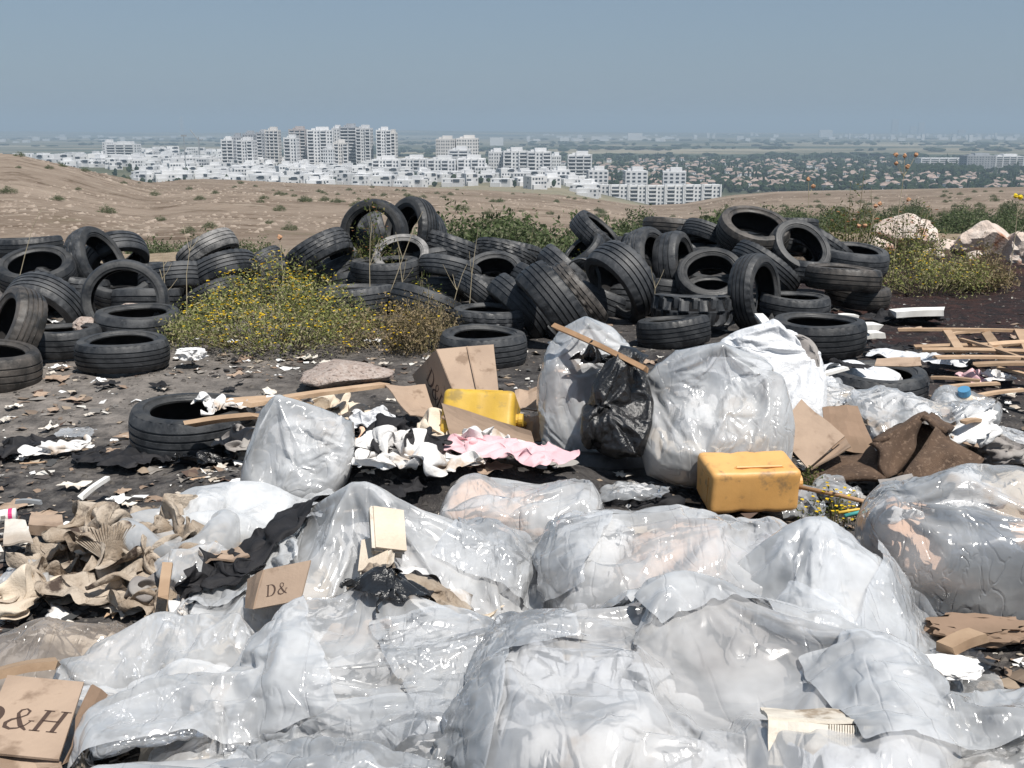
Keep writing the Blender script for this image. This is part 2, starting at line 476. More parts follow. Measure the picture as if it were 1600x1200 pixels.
def fan(name, ys, nu, mat, umax=1.0, zf=H, apex=12.0):
    us = np.linspace(-umax, umax, nu)
    Y = np.repeat(np.asarray(ys)[:, None], nu, 1)
    X = us[None, :] * (Y + apex)
    Z = zf(X, Y)
    V = np.stack([X, Y, Z], -1).reshape(-1, 3)
    n = len(ys)
    F = [(j * nu + i, j * nu + i + 1, (j + 1) * nu + i + 1, (j + 1) * nu + i) for j in range(n - 1) for i in range(nu - 1)]
    o = new(name, mesh(name, V.tolist(), F), mat=mat, smooth=True)
    return tag(o, kind='structure')

def gz(x, y):
    x = np.asarray(x, float); y = np.asarray(y, float)
    z = nz(x * 1.3, y * 1.3, 7) * .022 + nz(x * 4, y * 4, 8) * .014 + nz(x * 12, y * 12, 9) * .008
    z = z + .28 * np.clip((x - 2.9) / 1.2, 0, 1) * np.clip((y - 11.3) / 1.2, 0, 1)
    z = z + np.clip(y - 13, 0, 10) * -.05
    md = np.exp(-((x + .35) / 1.0) ** 2 - ((y - 4.45) / .75) ** 2) * .24 + np.exp(-((x + 1.15) / .5) ** 2 - ((y - 3.35) / .5) ** 2) * .10
    z = z + md * (1 + .25 * nz(x * 5, y * 5, 12))
    return z - .015

xs = np.linspace(-10, 10, 300); ysn = np.concatenate([np.linspace(-5, .8, 20), .8 + (np.linspace(0, 1, 330) ** 1.5) * 15.2])
XX, YY = np.meshgrid(xs, ysn)
VV = np.stack([XX, YY, gz(XX, YY)], -1).reshape(-1, 3)
FF = [(j * 300 + i, j * 300 + i + 1, (j + 1) * 300 + i + 1, (j + 1) * 300 + i) for j in range(len(ysn) - 1) for i in range(299)]
tag(new('ground', mesh('ground', VV.tolist(), FF), mat=M['ground'], smooth=True), kind='structure')
ys1 = 14.5 * (720 / 14.5) ** np.linspace(0, 1, 260)
fan('hillside', ys1, 260, M['hill'], .95)
ys2 = 600 * (40000 / 600) ** np.linspace(0, 1, 90)
def Hplain(x, y):
    z = np.interp(y, [600, 850, 1000, 1200, 1450, 60000], [-42, -43.2, -41.5, -38.5, -62.2, -62.2])
    hump = np.clip(1 - np.abs(np.asarray(x, float) + 480) / 420, 0, 1) * np.interp(y, [950, 1250, 1550, 1750, 2100], [0, 5, 29, 25, 0])
    z = z + hump
    return z + (-62.2 - z) * np.clip((np.asarray(x, float) - 30) / 90, 0, 1)
fan('plain', ys2, 70, M['plain'], .95, Hplain)
def Hfar(x, y):
    e = np.clip(np.sin(np.pi * np.clip((y - 7600) / 6200, 0, 1)), 0, 1)
    r = 34 + 14 * nz(x / 2100, y / 9000, 21) + 6 * nz(x / 600, y / 3000, 22)
    r = r * np.interp(x, [-6000, -1500, 1500, 3200], [1.0, 1.0, .75, .55])
    return -66 + e * r
fan('far_hills', np.linspace(7500, 13900, 30), 160, M['plain'], .62, Hfar)

# ------------------------------------------------------------------ city
def ground_z(x, y):
    return float(Hplain(np.array([x]), np.array([y]))[0])

def building(name, x0, x1, ytop, dist, style, label, cat, group=None, depth=None, yaw=0.0, roof=True, floors=None, wall='white_wall', cols=3):
    """a block of flats between two bearings, its roof at the given height; wall, window bands, balconies and roof block"""
    a = D(x0, ytop, dist); b = D(x1, ytop, dist)
    w = b.x - a.x
    x = (a.x + b.x) / 2
    zt = a.z
    zb = ground_z(x, dist) - 2
    h = zt - zb
    dp = depth or max(14, min(w, 24))
    root = empty(name, (x, dist + dp / 2, zb), label, cat, group)
    root.rotation_euler[2] = yaw
    wl = MB(); wl.box((0, 0, h / 2), (w, dp, h))
    new('wall', wl.me('wall'), root, mat=M[wall])
    nf = floors or max(2, int(round((h - 3) / 3.2)))
    fh = 3.2
    win = MB(); bal = MB(); fin = MB()
    rnd = random.Random(int(x0 * 7 + ytop))
    fr = -dp / 2
    cw = w / cols
    for f in range(nf):
        zc = h - 2.4 - f * fh
        if zc < 2: break
        for c in range(cols):
            cx = -w / 2 + cw * (c + .5)
            if style == 'bands' or (style == 'mixed' and c % 2 == 0):
                win.box((cx, fr - .03, zc), (cw * .86, .3, 1.75))
                bal.box((cx, fr - .75, zc - 1.25), (cw * .92, 1.5, .95))
            elif style == 'pyramid':
                win.box((cx, fr - .03, zc), (cw * .55, .3, 1.5))
            else:
                for s in (-.22, .22):
                    win.box((cx + s * cw, fr - .03, zc), (cw * .20, .3, 1.5))
        for sx in (-1, 1):
            for q in (-.28, .05, .3):
                win.box((sx * (w / 2 + .02), q * dp, zc), (.3, dp * .12, 1.4))
    if style in ('mixed', 'bands'):
        for c in range(cols + 1):
            fin.box((-w / 2 + cw * c, fr - .55, h / 2 + .4), (cw * .10 + .4, 1.2, h))
        new('pier', fin.me('pier'), root, mat=M[wall])['kind'] = 'stuff'
    new('window', win.me('window'), root, mat=M['glass_dark'])['kind'] = 'stuff'
    if bal.V: new('balcony', bal.me('balcony'), root, mat=M['white_wall'])['kind'] = 'stuff'
    if roof:
        rb = MB(); rb.box((w * .08, 0, h + 1.6), (w * .5, dp * .5, 3.2)); rb.box((-w * .2, 1, h + .8), (w * .3, dp * .4, 1.6))
        new('roof_block', rb.me('roof_block'), root, mat=M[wall])
    return root

GT = 'apartment towers of the hill town'
for a in [
    (345, 362, 218, 1120, 'bands', 'slim white tower at the near end of the skyline with dark balcony bands', 'white_wall', 2),
    (360, 376, 213, 1160, 'windows', 'dull grey tower squeezed between two white ones', 'grey_wall', 2),
    (370, 395, 219, 1110, 'mixed', 'low white tower with louvred front below a grey tower', 'white_wall', 3),
    (379, 397, 209, 1180, 'windows', 'dark grey tower rising behind the low louvred tower', 'grey_wall', 2),
    (401, 416, 207, 1150, 'mixed', 'grey half of the twin tower with a stepped crown', 'grey_wall', 2),
    (414, 434, 203, 1150, 'bands', 'pinkish cream half of the twin tower with a stepped crown', 'cream_wall', 3),
    (444, 463, 215, 1110, 'mixed', 'white square tower with pink trim before a taller brown tower', 'white_wall', 2),
    (452, 477, 202, 1170, 'bands', 'brown tower with a white crown and long balconies', 'brown_wall', 3),
    (478, 517, 203, 1140, 'mixed', 'broad white slab tower with one dark balcony column', 'white_wall', 4),
    (517, 533, 200, 1180, 'windows', 'narrow white tower recessed between two broad ones', 'white_wall', 2),
    (532, 557, 198, 1150, 'bands', 'tallest grey tower with white balcony rails and a dark roof', 'grey_wall', 2),
    (557, 579, 200, 1135, 'mixed', 'white tower with reddish balcony panels next to the tallest grey one', 'white_wall', 3),
    (587, 609, 203, 1130, 'mixed', 'free standing white tower with windows in two columns', 'white_wall', 3),
    (608, 618, 207, 1135, 'bands', 'slim balcony wing on the free standing white tower', 'cream_wall', 1),
    (505, 521, 232, 1060, 'windows', 'small white block in front of the broad slab tower', 'white_wall', 2),
    (520, 541, 223, 1070, 'mixed', 'rounded cream block before the tallest grey tower', 'cream_wall', 3),
    (681, 711, 217, 1150, 'windows', 'cream stepped block with small windows, near twin of a pair', 'cream_wall', 4),
    (713, 747, 216, 1150, 'windows', 'cream stepped block with small windows, second of the pair', 'cream_wall', 4),
    (703, 733, 234, 1080, 'bands', 'blue glazed block at the foot of the cream pair', 'white_wall', 2),
    (581, 622, 249, 1000, 'mixed', 'white mid-rise block with dark balcony well, first of four alike', 'white_wall', 4),
    (626, 666, 248, 1000, 'mixed', 'white mid-rise block with dark balcony well, second of four alike', 'white_wall', 4),
    (669, 712, 249, 1000, 'mixed', 'white mid-rise block with dark balcony well, third of four alike', 'white_wall', 4),
    (715, 758, 248, 1000, 'mixed', 'white mid-rise block with dark balcony well, last of four alike', 'white_wall', 4),
    (763, 787, 237, 1030, 'windows', 'curved grey side wing of the large white double slab', 'white_wall', 3),
    (786, 822, 236, 1010, 'mixed', 'large white slab with a dark glazed column, beside a curved wing', 'white_wall', 3),
    (824, 860, 237, 1010, 'mixed', 'large white slab with a dark glazed column, outer of the two', 'white_wall', 3),
    (861, 876, 243, 1080, 'windows', 'grey white block half hidden behind the outer white slab', 'white_wall', 2),
    (890, 926, 242, 1020, 'bands', 'white tower of open balconies alone among low houses', 'white_wall', 3),
    (861, 890, 266, 960, 'pyramid', 'stepped white house block below the grey white block', 'white_wall', 4),
    (919, 950, 266, 960, 'pyramid', 'stepped white house block beside the balcony tower', 'white_wall', 4),
    (977, 1012, 267, 960, 'pyramid', 'stepped white villa block, first of two on the terrace row', 'white_wall', 4),
    (1038, 1074, 268, 960, 'pyramid', 'stepped white villa block, second of two on the terrace row', 'white_wall', 4),
    (160, 175, 222, 1420, 'windows', 'white apartment block left of a broad flat roofed one', 'white_wall', 2),
    (166, 210, 225, 1400, 'bands', 'broad white flat roofed block on the town edge', 'white_wall', 3),
]:
    x0, x1, yt, ds, st, lab, wall, cols = a
    nm = 'apartment_tower' if yt < 235 else 'apartment_block'
    building(nm, x0, x1, yt, ds, st, lab, 'apartment building', GT, wall=wall, cols=cols, yaw=random.Random(x0).uniform(-.12, .12))
for i, x0 in enumerate(range(926, 1126, 29)):
    building('terrace_house', x0, x0 + 26.5, 290 - abs(i - 3) * .4, 930, 'mixed', 'white terrace block with dark loggias, number %s along the long row under the villas' % ['one', 'two', 'three', 'four', 'five', 'six', 'seven'][i], 'terraced house', 'terrace row at the town edge', wall='white_wall', cols=2, roof=False, depth=12)
building('office_block', 1512, 1557, 243, 1650, 'windows', 'long grey glass office block in the far suburb', 'office building', wall='grey_wall', cols=5, depth=30)
building('warehouse', 1440, 1510, 247, 1900, 'bands', 'pale long warehouse beside the grey office block', 'warehouse', wall='white_wall', cols=5, depth=30, roof=False)
building('white_institute', 1557, 1600, 244, 1750, 'bands', 'white low institute building beyond the grey office block', 'institute', wall='white_wall', cols=4, depth=30)

def house_mesh(kind, rnd):
    mb = MB()
    if kind == 'flat':
        w, d = rnd.uniform(9, 17), rnd.uniform(9, 13); h = rnd.choice([6.2, 6.4, 9.4])
        mb.box((0, 0, h / 2 - 3), (w, d, h + 6))
        if rnd.random() < .75: mb.box((rnd.uniform(-2, 2), 1.5, h + 1.4), (w * .55, d * .6, 2.8))
        mb.box((-w * .2, -d / 2 - 1.2, 1.6), (w * .5, 2.6, 3.4))
        z = 1.6
        while z < h:
            for k in range(-2, 3):
                if rnd.random() < .6: mb.box((k * w / 5.4, -d / 2 - .02, z), (rnd.choice([1.0, 1.4, 1.8]), .3, 1.3), 1)
            for k in (-1, 1):
                mb.box((w / 2 * k, rnd.uniform(-2, 2), z), (.3, 1.4, 1.3), 1)
            z += 3.0
        if rnd.random() < .5: mb.box((w * .22, -d / 2 + .2, h - 1.4), (w * .3, 1.2, 1.9), 1)
    else:
        w, d = rnd.uniform(8, 13), rnd.uniform(8, 11); h = rnd.uniform(4.5, 6.5)
        mb.box((0, 0, h / 2), (w, d, h))
        for k in (-1, 0, 1):
            if rnd.random() < .8: mb.box((k * w / 3.4, -d / 2 - .02, h * .6), (1.3, .3, 1.4), 1)
        e = .6; rh = 2.6
        A = [(-w/2-e, -d/2-e, h+.01), (w/2+e, -d/2-e, h+.01), (w/2+e, d/2+e, h+.01), (-w/2-e, d/2+e, h+.01), (-w/5, 0, h+rh), (w/5, 0, h+rh)]
        n = len(mb.V); mb.V += A
        for f in ((0, 1, 5, 4), (1, 2, 5), (2, 3, 4, 5), (3, 0, 4), (3, 2, 1, 0)):
            mb.F.append(tuple(n + i for i in f)); mb.M.append(2)
    return mb.me('house_' + kind, [M['white_wall'], M['glass_dark'], M['roof_red']])
rnd = random.Random(3)
flat_meshes = [house_mesh('flat', rnd) for _ in range(10)]
hip_meshes = [house_mesh('hip', rnd) for _ in range(8)]
n = 0
placed = []
def put_house(px, dist, meshes, name, label, cat, group, sc_=1.0):
    global n
    x = D(px, 300, dist).x
    for (a, b) in placed:
        if abs(a - x) < 11 and abs(b - dist) < 10: return
    placed.append((x, dist))
    o = new(name, rnd.choice(meshes), loc=(x, dist, ground_z(x, dist)))
    o.rotation_euler[2] = rnd.uniform(-.5, .5)
    o.scale = (sc_,) * 3
    tag(o, label, cat, group); n += 1
for k in range(380):
    d = rnd.uniform(840, 1180)
    px = rnd.uniform(210, 930) if d < 1000 else rnd.uniform(150, 760)
    if px < 330: d += 90
    put_house(px, d, flat_meshes, 'white_house', 'small white flat roofed house crowded below the apartment towers', 'house', 'white houses below the towers')
for k in range(260):
    d = rnd.uniform(1100, 1650)
    put_house(rnd.uniform(40, 420), d, flat_meshes, 'town_house', 'white flat roofed house on the thin outer edge of the town', 'house', 'white houses on the town edge', 1.15)
for k in range(420):
    d = 1150 * (2250 / 1150) ** (rnd.random() ** 1.15)
    px = rnd.uniform(880, 1620)
    if d > 1560 and px > 1390: continue
    put_house(px, d, hip_meshes, 'red_roof_house', 'small red roofed house among trees in the far suburb', 'house', 'red roofed houses of the far suburb', .92)

def blob_trees(name, pts, mat):
    V = []; F = []
    bm = bmesh.new(); bmesh.ops.create_icosphere(bm, subdivisions=1, radius=1)
    bv = [v.co.copy() for v in bm.verts]; bf = [tuple(v.index for v in f.verts) for f in bm.faces]; bm.free()
    r = random.Random(9)
    for (x, y, z, s, hgt) in pts:
        n0 = len(V)
        for v in bv:
            k = r.uniform(.65, 1.2)
            V.append((x + v.x * s * k, y + v.y * s * k, z + hgt * .5 + v.z * hgt * .5 * k))
        F += [tuple(n0 + i for i in f) for f in bf]
    o = new(name, mesh(name, V, F), mat=mat)
    return tag(o, kind='stuff')
pts = []
for k in range(2900):
    d = 1110 * (2400 / 1090) ** rnd.random()
    px = rnd.uniform(850, 1640)
    if rnd.random() > .55 + .45 * math.sin(px * .05 + d * .02): pass
    x = D(px, 300, d).x
    c = rnd.random() < .07
    pts.append((x, d, ground_z(x, d), rnd.uniform(1.2, 2) if c else rnd.uniform(2.5, 5.5), rnd.uniform(10, 16) if c else rnd.uniform(5, 9)))
for k in range(200):
    d = rnd.uniform(850, 1250); px = rnd.uniform(180, 900); x = D(px, 300, d).x
    pts.append((x, d, ground_z(x, d), rnd.uniform(1.5, 3), rnd.uniform(4, 8)))
for k in range(420):
    d = rnd.uniform(1500, 1700); px = rnd.uniform(1400, 1530); x = D(px, 300, d).x
    pts.append((x, d, -62, rnd.uniform(4, 8), rnd.uniform(8, 13)))
blob_trees('suburb_trees', pts, M['leaf_far'])
pts = []
for k in range(1300):
    d = 2400 * (7000 / 2400) ** rnd.random(); px = rnd.uniform(-20, 1640); x = D(px, 300, d).x
    if nz(np.array([x / 500]), np.array([d / 300]), 5)[0] > .1: pts.append((x, d, -63, rnd.uniform(8, 26), rnd.uniform(7, 12)))
blob_trees('far_woodland', pts, M['leaf_far'])

bm_ = MB(); bm_.box((0, 0, .5), (1, 1, 1)); unit = bm_.me('far_block', [M['white_wall']])
bm_ = MB(); bm_.box((0, 0, .5), (1, 1, 1)); unit_g = bm_.me('far_grey_block', [M['grey_wall']])
for k in range(150):
    d = rnd.uniform(5200, 9000)
    px = rnd.choice([rnd.uniform(1080, 1600), rnd.uniform(1330, 1600), rnd.uniform(820, 1060), rnd.uniform(0, 340)])
    x = D(px, 300, d).x
    o = new('distant_block', unit, loc=(x, d, -63))
    hh = rnd.choice([10, 12, 14, 16, 20, 26]) * (1.25 if px > 1080 else .8)
    o.scale = (rnd.uniform(14, 50) if hh < 25 else rnd.uniform(12, 24), 15, hh)
    tag(o, 'pale distant building fading into the haze of the plain', 'building', 'hazy buildings far out on the plain')
for (px, w, top, d, lab) in [(1399, 10, 186, 10500, 'taller hazy tower of the distant pair on the horizon'), (1440, 9, 191, 10500, 'shorter hazy tower of the distant pair on the horizon'),
                             (1427, 9, 197, 10400, 'low hazy block between the two distant horizon towers'), (1503, 11, 203, 9000, 'lone hazy grey tower to the side of the horizon pair'),
                             (283, 4, 182, 9500, 'thin hazy tower faint above the horizon over the town edge'), (776, 20, 215, 4200, 'pale square block standing alone behind the cream pair'),
                             (992, 22, 208, 6000, 'wide pale hazy blocks beyond the suburb fields'), (1290, 20, 203, 8000, 'tall pale hazy cluster along the horizon'), (41, 8, 219, 5000, 'small hazy tower out past the brown hill'), (25, 6, 221, 5000, 'smaller hazy tower out past the brown hill')]:
    p = D(px, top, d)
    o = new('horizon_tower', unit_g if d > 8500 else unit, loc=(p.x, d, -63))
    o.scale = (w / FPX * d, 30, p.z + 63)
    tag(o, lab, 'tower')
# a lamp mast and a builder's crane at the town edge
p = D(287, 212, 1000); mb = MB(); zb = ground_z(p.x, 1000)
mb.tube([(0, 0, 0), (0, 0, p.z - zb)], [.5, .3], 6); mb.box((0, 0, p.z - zb), (5, 1, 1.6))
tag(new('light_mast', mb.me('light_mast'), loc=(p.x, 1000, zb), mat=M['steel']), 'tall floodlight mast above the low white houses', 'mast')
p = D(310, 214, 1300); zb = ground_z(p.x, 1300); mb = MB(); hh = p.z - zb
mb.box((0, 0, hh / 2), (1.2, 1.2, hh)); mb.tube([(0, 0, hh - 4), (-9, 0, hh + 8)], .6, 5); mb.tube([(0, 0, hh - 4), (5, 0, hh - 3)], .6, 5)
tag(new('tower_crane', mb.me('tower_crane'), loc=(p.x, 1300, zb), mat=M['steel']), 'thin builders crane standing behind the town edge houses', 'crane')

# ------------------------------------------------------------------ plants
def leafquads(P, size, rs, aspect=.45):
    """many small leaf faces at points P"""
    n_ = len(P)
    u = rs.normal(size=(n_, 3)); u /= np.linalg.norm(u, axis=1)[:, None]
    w = np.cross(u, rs.normal(size=(n_, 3))); w /= np.linalg.norm(w, axis=1)[:, None]
    s = size * rs.uniform(.6, 1.3, (n_, 1))
    a = P - u * s; c = P + u * s
    b = P + w * s * aspect + u * s * .1; d = P - w * s * aspect + u * s * .1
    V = np.stack([a, b, c, d], 1).reshape(-1, 3)
    F = np.arange(n_ * 4).reshape(-1, 4)
    return V.tolist(), F.tolist()

def clumps(rs, dims, nc, per, spread, zmin=.05):
    th = rs.uniform(0, 2 * np.pi, nc); r = np.sqrt(rs.uniform(0, 1, nc)); h = rs.uniform(0, 1, nc)
    lumps = np.array([.5 + .5 * noise.noise(Vector((math.cos(a) * q * 2.6 + nc * .1, math.sin(a) * q * 2.6, dims[2] * 9))) for a, q in zip(th, r)])
    top = (np.maximum(0, 1 - r ** 1.3) * .75 + .2) * (.55 + .8 * lumps)
    c = np.stack([np.cos(th) * r * dims[0], np.sin(th) * r * dims[1], zmin + (h ** .6) * top * dims[2]], 1)
    P = np.repeat(c, per, 0) + rs.normal(size=(nc * per, 3)) * spread
    P[:, 2] = np.maximum(P[:, 2], .01)
    return c, P

def shrub_parts(seed, dims, nc, per, spread, leaf, mat, stemmat, root=None, stems=10):
    rs = np.random.RandomState(seed)
    c, P = clumps(rs, dims, nc, per, spread)
    V, F = leafquads(P, leaf, rs)
    lm = mesh('foliage', V, F, mats=[mat])
    mb = MB()
    for k in range(stems):
        q = c[rs.randint(len(c))]
        mb.tube([(q[0] * .1, q[1] * .1, 0), (q[0] * .6, q[1] * .6, q[2] * .5), tuple(q)], [leaf * .35, leaf * .25, leaf * .1], 4)
    sm = mb.me('stem', [stemmat])
    return lm, sm

shrub_meshes = [shrub_parts(k, (.60, .60, .78), 60, 20, .085, .042, M['leaf_olive'], M['stem']) for k in range(4)]
def put_shrub(name, x, y, z, s, meshes, label, cat, group, hs=1.0):
    lm, sm = rnd.choice(meshes)
    r = empty(name, (x, y, z), label, cat, group)
    r.rotation_euler[2] = rnd.uniform(0, 6.28)
    r.scale = (s, s, s * hs)
    new('foliage', lm, r); new('stem', sm, r)
    return r
def hz(x, y):
    return float(H(np.array([x]), np.array([y]))[0])
rnd = random.Random(11)
for k in range(190):
    px = rnd.uniform(980, 1640); py = rnd.uniform(300, 352)
    f = rnd.random()
    d = rnd.uniform(30, 130)
    if px < 1130: d = rnd.uniform(26, 70)
    x = D(px, 330, d).x
    s = rnd.uniform(.9, 2.3) * (1.15 if d > 60 else .8)
    put_shrub('olive_shrub', x, d, hz(x, d) - .1, s, shrub_meshes, 'bushy dark green shrub on the slope behind the tyre pile', 'shrub', 'green shrubs on the slope behind the tyres')
for k in range(48):
    d = rnd.uniform(19, 46); px = rnd.uniform(700, 1010); x = D(px, 330, d).x
    put_shrub('slope_shrub', x, d, hz(x, d) - .05, rnd.uniform(.8, 1.7), shrub_meshes, 'low green bush filling the gap between the two tyre piles', 'shrub', 'green bushes in the gap between tyre piles')
for k in range(12):
    d = rnd.uniform(18, 26); px = rnd.uniform(215, 480); x = D(px, 330, d).x
    put_shrub('low_shrub', x, d, hz(x, d) - .05, rnd.uniform(.4, .75), shrub_meshes, 'low green bush peeping over the tyres under the brown hill', 'shrub', 'green bushes under the brown hill')
for k in range(170):
    px = rnd.uniform(0, 1600); d = rnd.uniform(70, 330)
    x = D(px, 330, d).x
    put_shrub('hill_shrub', x, d, hz(x, d), rnd.uniform(.6, 1.5), shrub_meshes, 'small dark shrub dotted on the dry brown hillside', 'shrub', 'dark shrubs dotted over the hillside', .8)

# stones scattered over the hillside
V = []; F = []
r_ = random.Random(5)
for k in range(16000):
    px = r_.uniform(-40, 1640)
    d = 26 * (320 / 26) ** r_.random()
    x = D(px, 330, d).x
    if nz(np.array([x / 14]), np.array([d / 14]), 31)[0] < -.05: continue
    s = r_.uniform(.04, .20) * (1 + d / 330) * (.6 + r_.random() ** 3)
    z = hz(x, d); n0 = len(V)
    for (a, b, c) in ((-1, -.7, 0), (1, -.8, 0), (.9, .8, 0), (-.9, .7, 0), (-.5, -.4, .8), (.6, -.3, .7), (.4, .5, .9)):
        V.append((x + a * s * r_.uniform(.7, 1.3), d + b * s, z - .05 + c * s * r_.uniform(.5, 1.0)))
    F += [tuple(n0 + i for i in f) for f in ((0, 1, 5, 4), (1, 2, 6, 5), (2, 3, 6), (3, 0, 4, 6), (4, 5, 6))]
tag(new('field_stones', mesh('field_stones', V, F), mat=M['stone_far']), kind='stuff')

def flower_bush(name, px, py, y, dims, nc, per, leaf, mat, label, cat, flowers=0, seed=1, spread=.06, stems=60, fmat='petal', fsize=.011, stem_up=.0):
    p = D(px, py, y); p.z = float(gz(p.x, p.y))
    root = empty(name, p, label, cat)
    rs = np.random.RandomState(seed)
    c, P = clumps(rs, dims, nc, per, spread)
    V, F = leafquads(P, leaf, rs, .35)
    o = new('foliage', mesh('foliage', V, F, mats=[M[mat]]), root)
    mb = MB()
    for k in range(stems):
        q = c[rs.randint(len(c))]
        e = (q[0] * 1.05, q[1] * 1.05, q[2] * (1 + stem_up * rs.uniform(.3, 1)))
        mb.tube([(q[0] * .5, q[1] * .5, 0), (q[0] * .8, q[1] * .8, e[2] * .6), e], [.004, .0035, .002], 4, cap=False)
    new('stem', mb.me('stem', [M['stem']]), root)['kind'] = 'stuff'
    if flowers:
        sel = P[rs.randint(0, len(P), flowers * 3)]
        sel = sel[np.argsort(-(sel[:, 2] - .4 * sel[:, 1]))][:flowers] + rs.normal(size=(flowers, 3)) * .02 + [0, 0, .02]
        V = []; F = []
        for q in sel:
            for a in range(3):
                n0 = len(V); ang = rs.uniform(0, 6.28); tl = rs.uniform(-.4, .4)
                dx, dy = math.cos(ang) * fsize, math.sin(ang) * fsize
                V += [tuple(q + [dx, dy, tl * fsize]), tuple(q + [-dy, dx, .3 * fsize]), tuple(q + [-dx, -dy, -tl * fsize]), tuple(q + [dy, -dx, fsize * .2])]
                F.append((n0, n0 + 1, n0 + 2, n0 + 3))
        new('flower', mesh('flower', V, F, mats=[M[fmat]]), root)['kind'] = 'stuff'
    return root
flower_bush('yellow_flower_bush', 428, 520, 8.2, (.78, .62, .68), 460, 27, .014, 'leaf_yellow', 'wide straggly bush of small yellow flowers in front of the tyre pile', 'bush', 430, 4, .05, 160)
flower_bush('yellow_flower_bush', 605, 535, 8.15, (.36, .38, .34), 110, 24, .014, 'leaf_dry', 'lower half dried yellow flowered bush against the flat tyre', 'bush', 70, 5, .05, 80)
flower_bush('dry_weed', 665, 540, 8.0, (.28, .3, .42), 110, 30, .013, 'leaf_dry', 'brown dried weeds beside the open cardboard box', 'weed', 10, 6, .045, 60, stem_up=.3)
flower_bush('climbing_weed', 485, 440, 9.3, (.34, .25, .55), 90, 22, .016, 'leaf_weed', 'green weeds climbing between the leaning tyre and the flower bush', 'weed', 16, 8, .05, 60, stem_up=.3)
flower_bush('yellow_shrub', 1455, 455, 11.0, (.60, .42, .55), 170, 26, .016, 'leaf_yellow', 'yellowish shrub growing by the end of the tyre pile', 'bush', 90, 9, .06, 60)
flower_bush('dry_grass_clump', 1535, 450, 11.2, (.30, .3, .42), 120, 26, .02, 'leaf_dry', 'dry grass clump below the large pale boulder', 'grass clump', 0, 10, .05, 70, stem_up=.3)
flower_bush('thorny_weed', 1330, 400, 12.2, (.38, .3, .85), 120, 18, .02, 'leaf_weed', 'tall thorny weed behind the flat tyres at the pile end', 'weed', 14, 12, .06, 60, 'petal_red', .02, .35)
flower_bush('thorny_weed', 1415, 402, 12.0, (.40, .3, .7), 70, 16, .02, 'leaf_weed', 'tall thorny weed in front of the pale boulder', 'weed', 20, 13, .06, 60, 'petal_red', .02, .35)
flower_bush('gap_weed', 905, 430, 10.6, (.28, .25, .62), 110, 24, .018, 'leaf_yellow', 'yellow green weed in the gap beside the torn tyre strip', 'weed', 12, 14, .05, 40, stem_up=.2)
flower_bush('small_weed', 660, 462, 9.3, (.18, .16, .36), 60, 20, .014, 'leaf_weed', 'small leafy weed between two tilted tyres', 'weed', 4, 15, .04, 24, stem_up=.3)
flower_bush('low_green_weed', 1430, 760, 4.35, (.10, .10, .10), 30, 16, .010, 'leaf_weed', 'low green weed at the edge of the brown carpet', 'weed', 0, 17, .025, 10)
flower_bush('low_green_weed', 1262, 745, 4.6, (.06, .06, .09), 22, 16, .009, 'leaf_weed', 'low green weed beside the orange canister', 'weed', 0, 18, .02, 10)
flower_bush('flowering_weed', 1310, 775, 4.2, (.14, .10, .10), 26, 14, .009, 'leaf_weed', 'yellow flowering weed beside the orange rod', 'weed', 40, 19, .03, 14, 'petal', .008)
# weeds growing inside the upright tyre
flower_bush('tyre_weed', 585, 380, 10.0, (.24, .12, 1.15), 110, 22, .018, 'leaf_weed', 'dark weed growing up through the standing tyre', 'weed', 20, 20, .05, 30, 'petal_red', .012, .1)

def stalk(name, px, py, y, h, lean, heads, label, cat, group=None, mat='stem_pale', hmat='petal_red', r=.005, base=None):
    p = D(px, py, y); p.z = float(gz(p.x, p.y)) if base is None else base
    root = empty(name, p, label, cat, group)
    mb = MB(); rr = random.Random(int(px * 3 + py))
    pts_ = [Vector((lean * (t ** 1.5) * h + rr.uniform(-.01, .01), 0, t * h)) for t in (0, .3, .6, .85, 1)]
    mb.tube(pts_, [r, r * .9, r * .8, r * .6, r * .5], 5)
    tips = [pts_[-1]]
    for k in range(heads - 1):
        a = pts_[rr.randint(2, 3)]; e = a + Vector((rr.uniform(-.14, .14), rr.uniform(-.05, .05), rr.uniform(.08, .22)))
        mb.tube([a, (a + e) / 2 + Vector((0, 0, -.01)), e], [r * .7, r * .5, r * .4], 4); tips.append(e)
    new('stem', mb.me('stem', [M[mat]]), root)
    for e in tips if hmat else ():
        bm = bmesh.new(); bmesh.ops.create_icosphere(bm, subdivisions=2, radius=.021)
        for v in bm.verts: v.co *= rr.uniform(.75, 1.3)
        me = bpy.data.meshes.new('flower_head'); bm.to_mesh(me); bm.free()
        new('flower_head', me, root, e, M[hmat])
    return root
stalk('thistle', 1395, 430, 11.2, 1.35, .02, 6, 'tall thistle with rusty heads rising before the suburb', 'thistle')
stalk('thistle', 1262, 420, 11.6, 1.08, -.05, 2, 'thistle with a single dark red head above the stacked tyres', 'thistle')
stalk('thistle', 1345, 430, 11.2, .85, .12, 4, 'shorter branching thistle behind the flat tyres', 'thistle')
stalk('thistle', 1575, 440, 11.0, .95, .04, 4, 'branching thistle with yellow heads before the boulders', 'thistle', hmat='petal')
stalk('thistle', 444, 450, 9.3, .72, -.02, 1, 'thin weed stalk with one orange head over the flower bush', 'thistle')
stalk('dry_stalk', 15, 470, 9.0, .95, .35, 1, 'long bare stalk crossing the tyre with the wide sidewall', 'dry stalk', hmat=None, r=.004)
